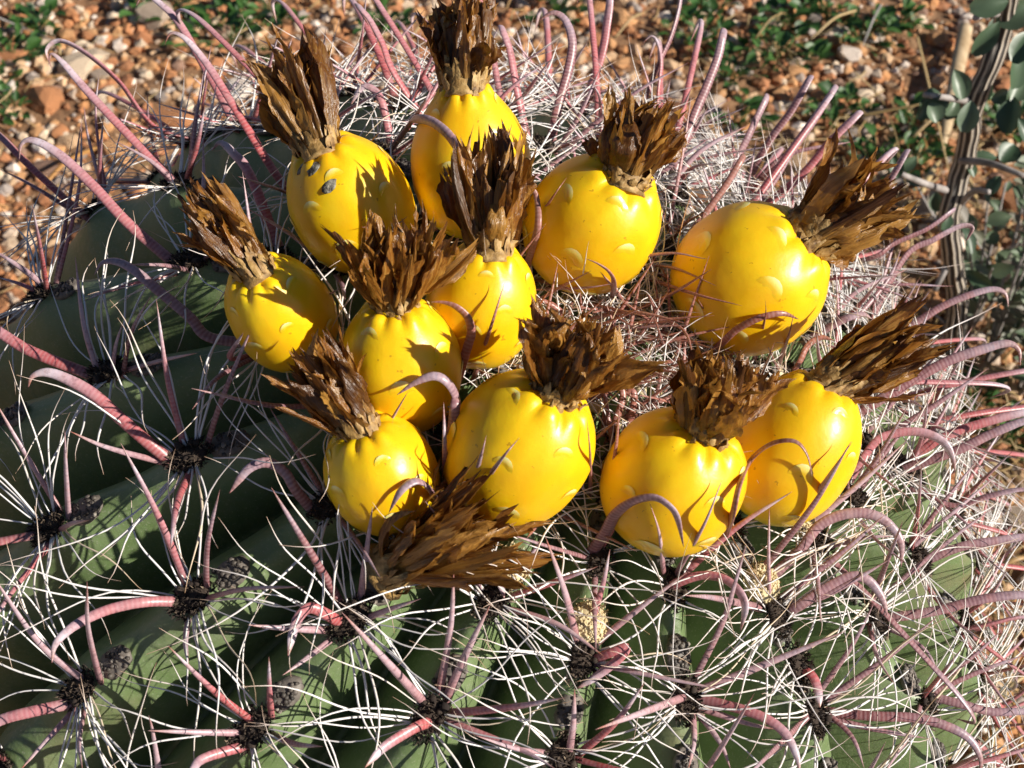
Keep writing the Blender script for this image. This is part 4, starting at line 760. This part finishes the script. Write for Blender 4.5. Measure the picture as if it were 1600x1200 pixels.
# ------------------------------------------------------------------ fruits with dried flowers
def petal_mesh(seed):
    r = np.random.default_rng(seed); n = 13; V = []; Fc = []; fr = []; f1, f2 = r.uniform(0, 6.28, 2); SS = (-1, -.66, -.33, 0, .33, .66, 1); fold = r.uniform(.10, .30)
    bow = r.normal() * .05 + .03; tw = r.normal() * 1.1; cup = r.uniform(.1, 1.0); rag = r.uniform(.4, 1.1); curl = r.normal() * .12
    for i in range(n + 1):
        y = i / n; wd = .5 * np.interp(y, [0, .15, .5, .8, .93, 1], [.6, .8, 1, .88, .62, .30]); a = tw * y; jl = 1 + r.normal() * .14 * rag; jr = 1 + r.normal() * .14 * rag
        if i in (9, 10, 11) and r.random() < .6: jl *= r.uniform(.35, .85)
        for s in SS:
            x = s * wd * (jl if s < -.9 else jr if s > .9 else 1)
            z = cup * s * s * wd * -.8 + fold * wd * math.sin(s * 5.5 + f1 + y * 1.5) + .10 * math.sin(y * 11 + f2 + s * 2) * y + r.normal() * .035
            V.append((x * math.cos(a) - z * math.sin(a), y + (r.normal() * .015 if abs(s) == 1 else 0) + (r.uniform(-.10, .10) if i == n else 0), x * math.sin(a) + z * math.cos(a))); fr.append(y)
    # bow is stored as a length-wise offset in units of the length, width in units of the width
    W = [(x, y, z) for x, y, z in V]
    for i in range(n):
        for j in range(6): Fc.append((i * 7 + j, i * 7 + j + 1, (i + 1) * 7 + j + 1, (i + 1) * 7 + j))
    return W, Fc, fr, bow, curl
PET = [petal_mesh(i) for i in range(22)]
def petal_obj_mesh(v, aspect):
    W, Fc, fr, bow, curl = PET[v]; b = bow * aspect; c = curl * aspect
    return mesh('petal', [(x, z + 0 * b, y) if False else (x, y, z + b * 4 * y * (1 - y) + c * y ** 3) for x, y, z in W], Fc, 'dry_petal', True, frac=fr)
PM = [petal_obj_mesh(i, 5.5) for i in range(22)]
def dried_flower(e, origin, root, tip_, rb, spread, seed, npet, tagit=None):
    """papery collar mesh with loose brown petals; returns the flower object (child of e when e is given)"""
    r = np.random.default_rng(seed); root = Vector(root); ax = Vector(tip_) - root; L = ax.length; ax.normalize()
    x = ax.orthogonal().normalized(); y = ax.cross(x)
    mb = MB()
    # core
    C = catmull([np.array(root - ax * rb * .55), np.array(root + ax * L * .12), np.array(root + ax * L * .38)], .0012); n = len(C)
    V, Fc, _ = tube(C, rb * np.interp(np.linspace(0, 1, n), [0, .25, .6, 1], [1.0, .78, .72, .45]) * (1 + .08 * r.normal(size=n)), 12); mb.add(V, Fc)
    for j in range(38):                                     # short papery bracts wrapped round the foot
        a = j * 2.4 + r.normal() * .3; e_ = x * math.cos(a) + y * math.sin(a); t_ = ax.cross(e_); l = L * r.uniform(.10, .26); wd = rb * r.uniform(.18, .42); lo = r.uniform(-.5, .35) * rb
        b0 = root + ax * lo + e_ * rb * (.95 if lo < 0 else .84); pts = []
        for i_, yy in enumerate((0, .35, .7, 1)):
            for s in (-1, 0, 1):
                ww = wd * (.8, 1, .8, .25)[i_] * .5; pts.append(b0 + ax * (l * yy + r.normal() * l * .05) + t_ * s * ww + e_ * (rb * (.10 * math.sin(yy * 2.2) + .10 * yy * r.normal()) - abs(s) * ww * .45))
        mb.add(pts, [(i_ * 3 + q, i_ * 3 + q + 1, i_ * 3 + q + 4, i_ * 3 + q + 3) for i_ in range(3) for q in range(2)])
    fl = link('dried_flower', mesh('dried_flower', [Vector(v) - Vector(origin) for v in mb.V], mb.F, 'dry_collar'), e) if e else link('dried_flower', mesh('dried_flower', [Vector(v) - Vector(origin) for v in mb.V], mb.F, 'dry_collar'), None, origin)
    for j in range(npet):
        a = j * 2.39996 + r.normal() * .25; rho = math.sqrt((j + .5) / npet); e_ = x * math.cos(a) + y * math.sin(a)
        lo = L * (.02 + .10 * (1 - rho)); b0 = root + ax * lo + e_ * rb * rho * .86
        lf = r.uniform(.64, 1.08) - .10 * rho ** 3 * r.random() - (.22 if r.random() < .15 else 0)
        spr = spread * .78 * (1 + .22 * r.normal()) + (1.1 if r.random() < .07 else 0)
        t1 = root + ax * (L * lf) + e_ * rb * rho * 1.05 * spr + (x * r.normal() + y * r.normal()) * rb * .24
        d = t1 - b0; l = d.length; wd = (.0021 + .0050 * r.random() ** 1.3) * (rb / .0062)
        nrm = e_ + (x * r.normal() + y * r.normal()) * .5
        link('petal', PM[int(r.integers(22))], fl, mtx=frame_mtx(b0 - Vector(origin), d, nrm, wd, l, wd))
    return fl
def sstep(a, b, t): t = min(1, max(0, (t - a) / (b - a))); return t * t * (3 - 2 * t)
FLAB = ['plump yellow fruit with grey corky scabs below its tall shaggy brown crown',
 'tall pear-shaped yellow fruit with a narrow neck and straight upright crown',
 'yellow fruit with a dark curled crown, next to the pear-shaped fruit',
 'broad round yellow fruit standing apart from the cluster, crown leaning far over',
 'small narrow yellow fruit at the cluster edge, crown pointing away above shaded ribs',
 'yellow fruit whose brown crown has burst open with petals splayed sideways',
 'slim yellow fruit in the middle of the cluster with a tall split crown',
 'small squat yellow fruit with a frayed crown, above the loose dried flower',
 'large yellow fruit with pale crescent scales, dark crown bent towards the spiny growing tip',
 'rounded yellow fruit with stubby dark crown beside the fruit with long brush-like crown',
 'oval yellow fruit with a long pointed brush-like crown leaning over the spines']
for fi, (c, ax, r, hl_, rt, tp_, spd) in enumerate(FRUIT):
    c = Vector(mm(c)); ax = Vector(ax).normalized(); r /= 1000.; hl_ /= 1000.; rt = Vector(mm(rt)); tp_ = Vector(mm(tp_))
    ft = c - ax * hl_; e = empty('cactus_fruit', ft); tag(e, FLAB[fi], 'fruit', 'yellow fruits ringing the cactus crown')
    q = np.random.default_rng(500 + fi); x = ax.orthogonal().normalized(); x = (CX - ax * CX.dot(ax)).normalized(); y = ax.cross(x)
    neck = .30 if fi == 1 else (.10 if fi in (0, 5, 6) else .02); nl = int(q.integers(8, 11)); ph0 = q.uniform(0, 6.28); la = q.uniform(.7, 1.3, nl)
    sd = float(fi) * 3.1
    def surf(th, t):
        """t from 0 foot to 1 top along the fruit"""
        z = -math.cos(math.pi * t); zz = math.copysign(abs(z) ** .92, z)
        rr_ = math.sin(math.pi * t) ** .80
        rr_ *= 1 - neck * sstep(.45, .9, t) + .05 * math.sin(math.pi * (1 - t) ** 1.3) - .02
        kn = (th - ph0) / (2 * math.pi) * nl; k_ = int(math.floor(kn)) % nl; w_ = abs(math.cos(math.pi * kn)) 
        lob = math.exp(-((t - .865) / .055) ** 2) * (.060 * la[k_] * (1 - abs(2 * (kn - math.floor(kn)) - 1) ** 2.2) - .02)
        cr = math.exp(-((t - 1.0) / .10) ** 2)
        d_ = x * math.cos(th) + y * math.sin(th)
        low = .035 * noise.noise(Vector((d_.x * 1.3 + sd, d_.y * 1.3, d_.z * 1.3 + zz)))
        low += .014 * noise.noise(Vector((d_.x * 4 + sd, d_.y * 4, d_.z * 4 + zz * 3))); rad = r * (rr_ * (1 + low) + lob * 1.0)
        return c + d_ * rad + ax * (hl_ * (zz * .97 + .9 * lob - .05 * cr))
    NT_, NP = 34, 72; V = []; hgt = []
    for i_ in range(NT_ + 1):
        t = i_ / NT_; t = min(.995, max(.004, t))
        for j in range(NP): V.append(surf(2 * math.pi * j / NP, t) - ft); hgt.append(t)
    Fc = [(i_ * NP + j, i_ * NP + (j + 1) % NP, (i_ + 1) * NP + (j + 1) % NP, (i_ + 1) * NP + j) for i_ in range(NT_) for j in range(NP)]
    Fc += [tuple(range(NP))[::-1], tuple(NT_ * NP + j for j in range(NP))]
    link('flesh', mesh('flesh', V, Fc, 'fruit_skin', True, height=hgt), e)
    # half-moon scales standing slightly off the skin, rounded edge towards the crown
    for k_ in range(15):
        t0 = .22 + .56 * (k_ + .5) / 15 + q.normal() * .012; th0 = k_ * 2.39996 + ph0 + q.normal() * .12; R0 = q.uniform(.0024, .0036) * (r / .016); pts = []; hh = []
        for i_ in range(5):
            for j in range(9):
                b = math.pi * j / 8; rho = i_ / 4; u = R0 * rho * math.cos(b); v_ = R0 * rho * math.sin(b) * .85
                pnt = surf(th0 + u / max(.004, r * math.sin(math.pi * t0) ** .8), t0 + v_ / (2.3 * hl_)); rad_d = (pnt - c - ax * (pnt - c).dot(ax) * .7).normalized()
                lift = (-.00010 + .00080 * rho ** 2 * math.sin(b) ** .7) * (1 if rho < .99 else .35); pts.append(pnt + rad_d * lift - ft); hh.append(rho * math.sin(b))
        link('scale', mesh('scale', pts, [(i_ * 9 + j, i_ * 9 + j + 1, (i_ + 1) * 9 + j + 1, (i_ + 1) * 9 + j) for i_ in range(4) for j in range(8)], 'fruit_scale', True, height=hh), e)
    if fi == 0:
        for (th_, t_, s_) in ((4.55, .83, .0022), (4.85, .72, .0024), (4.0, .84, .0018)):
            pc = surf(th_, t_); nn_ = (pc - c).normalized(); W = lump(I2, .13, int(t_ * 100), 0) * s_
            z_ = nn_; x_ = z_.orthogonal().normalized(); y_ = z_.cross(x_)
            link('scab', mesh('scab', [pc - ft + x_ * w_[0] + y_ * w_[1] * .7 + z_ * w_[2] * .12 for w_ in W], I2F, 'scab'), e)
    dried_flower(e, ft, rt, tp_, r * .40, spd, 900 + fi, 66)
a_, b_ = [Vector(mm(p)) for p in FALLEN]
fl = dried_flower(None, a_, a_, b_, .0066, 2.7, 990, 60); tag(fl, 'loose dried brown flower lying on the cactus ribs below the small squat fruit', 'dried flower')
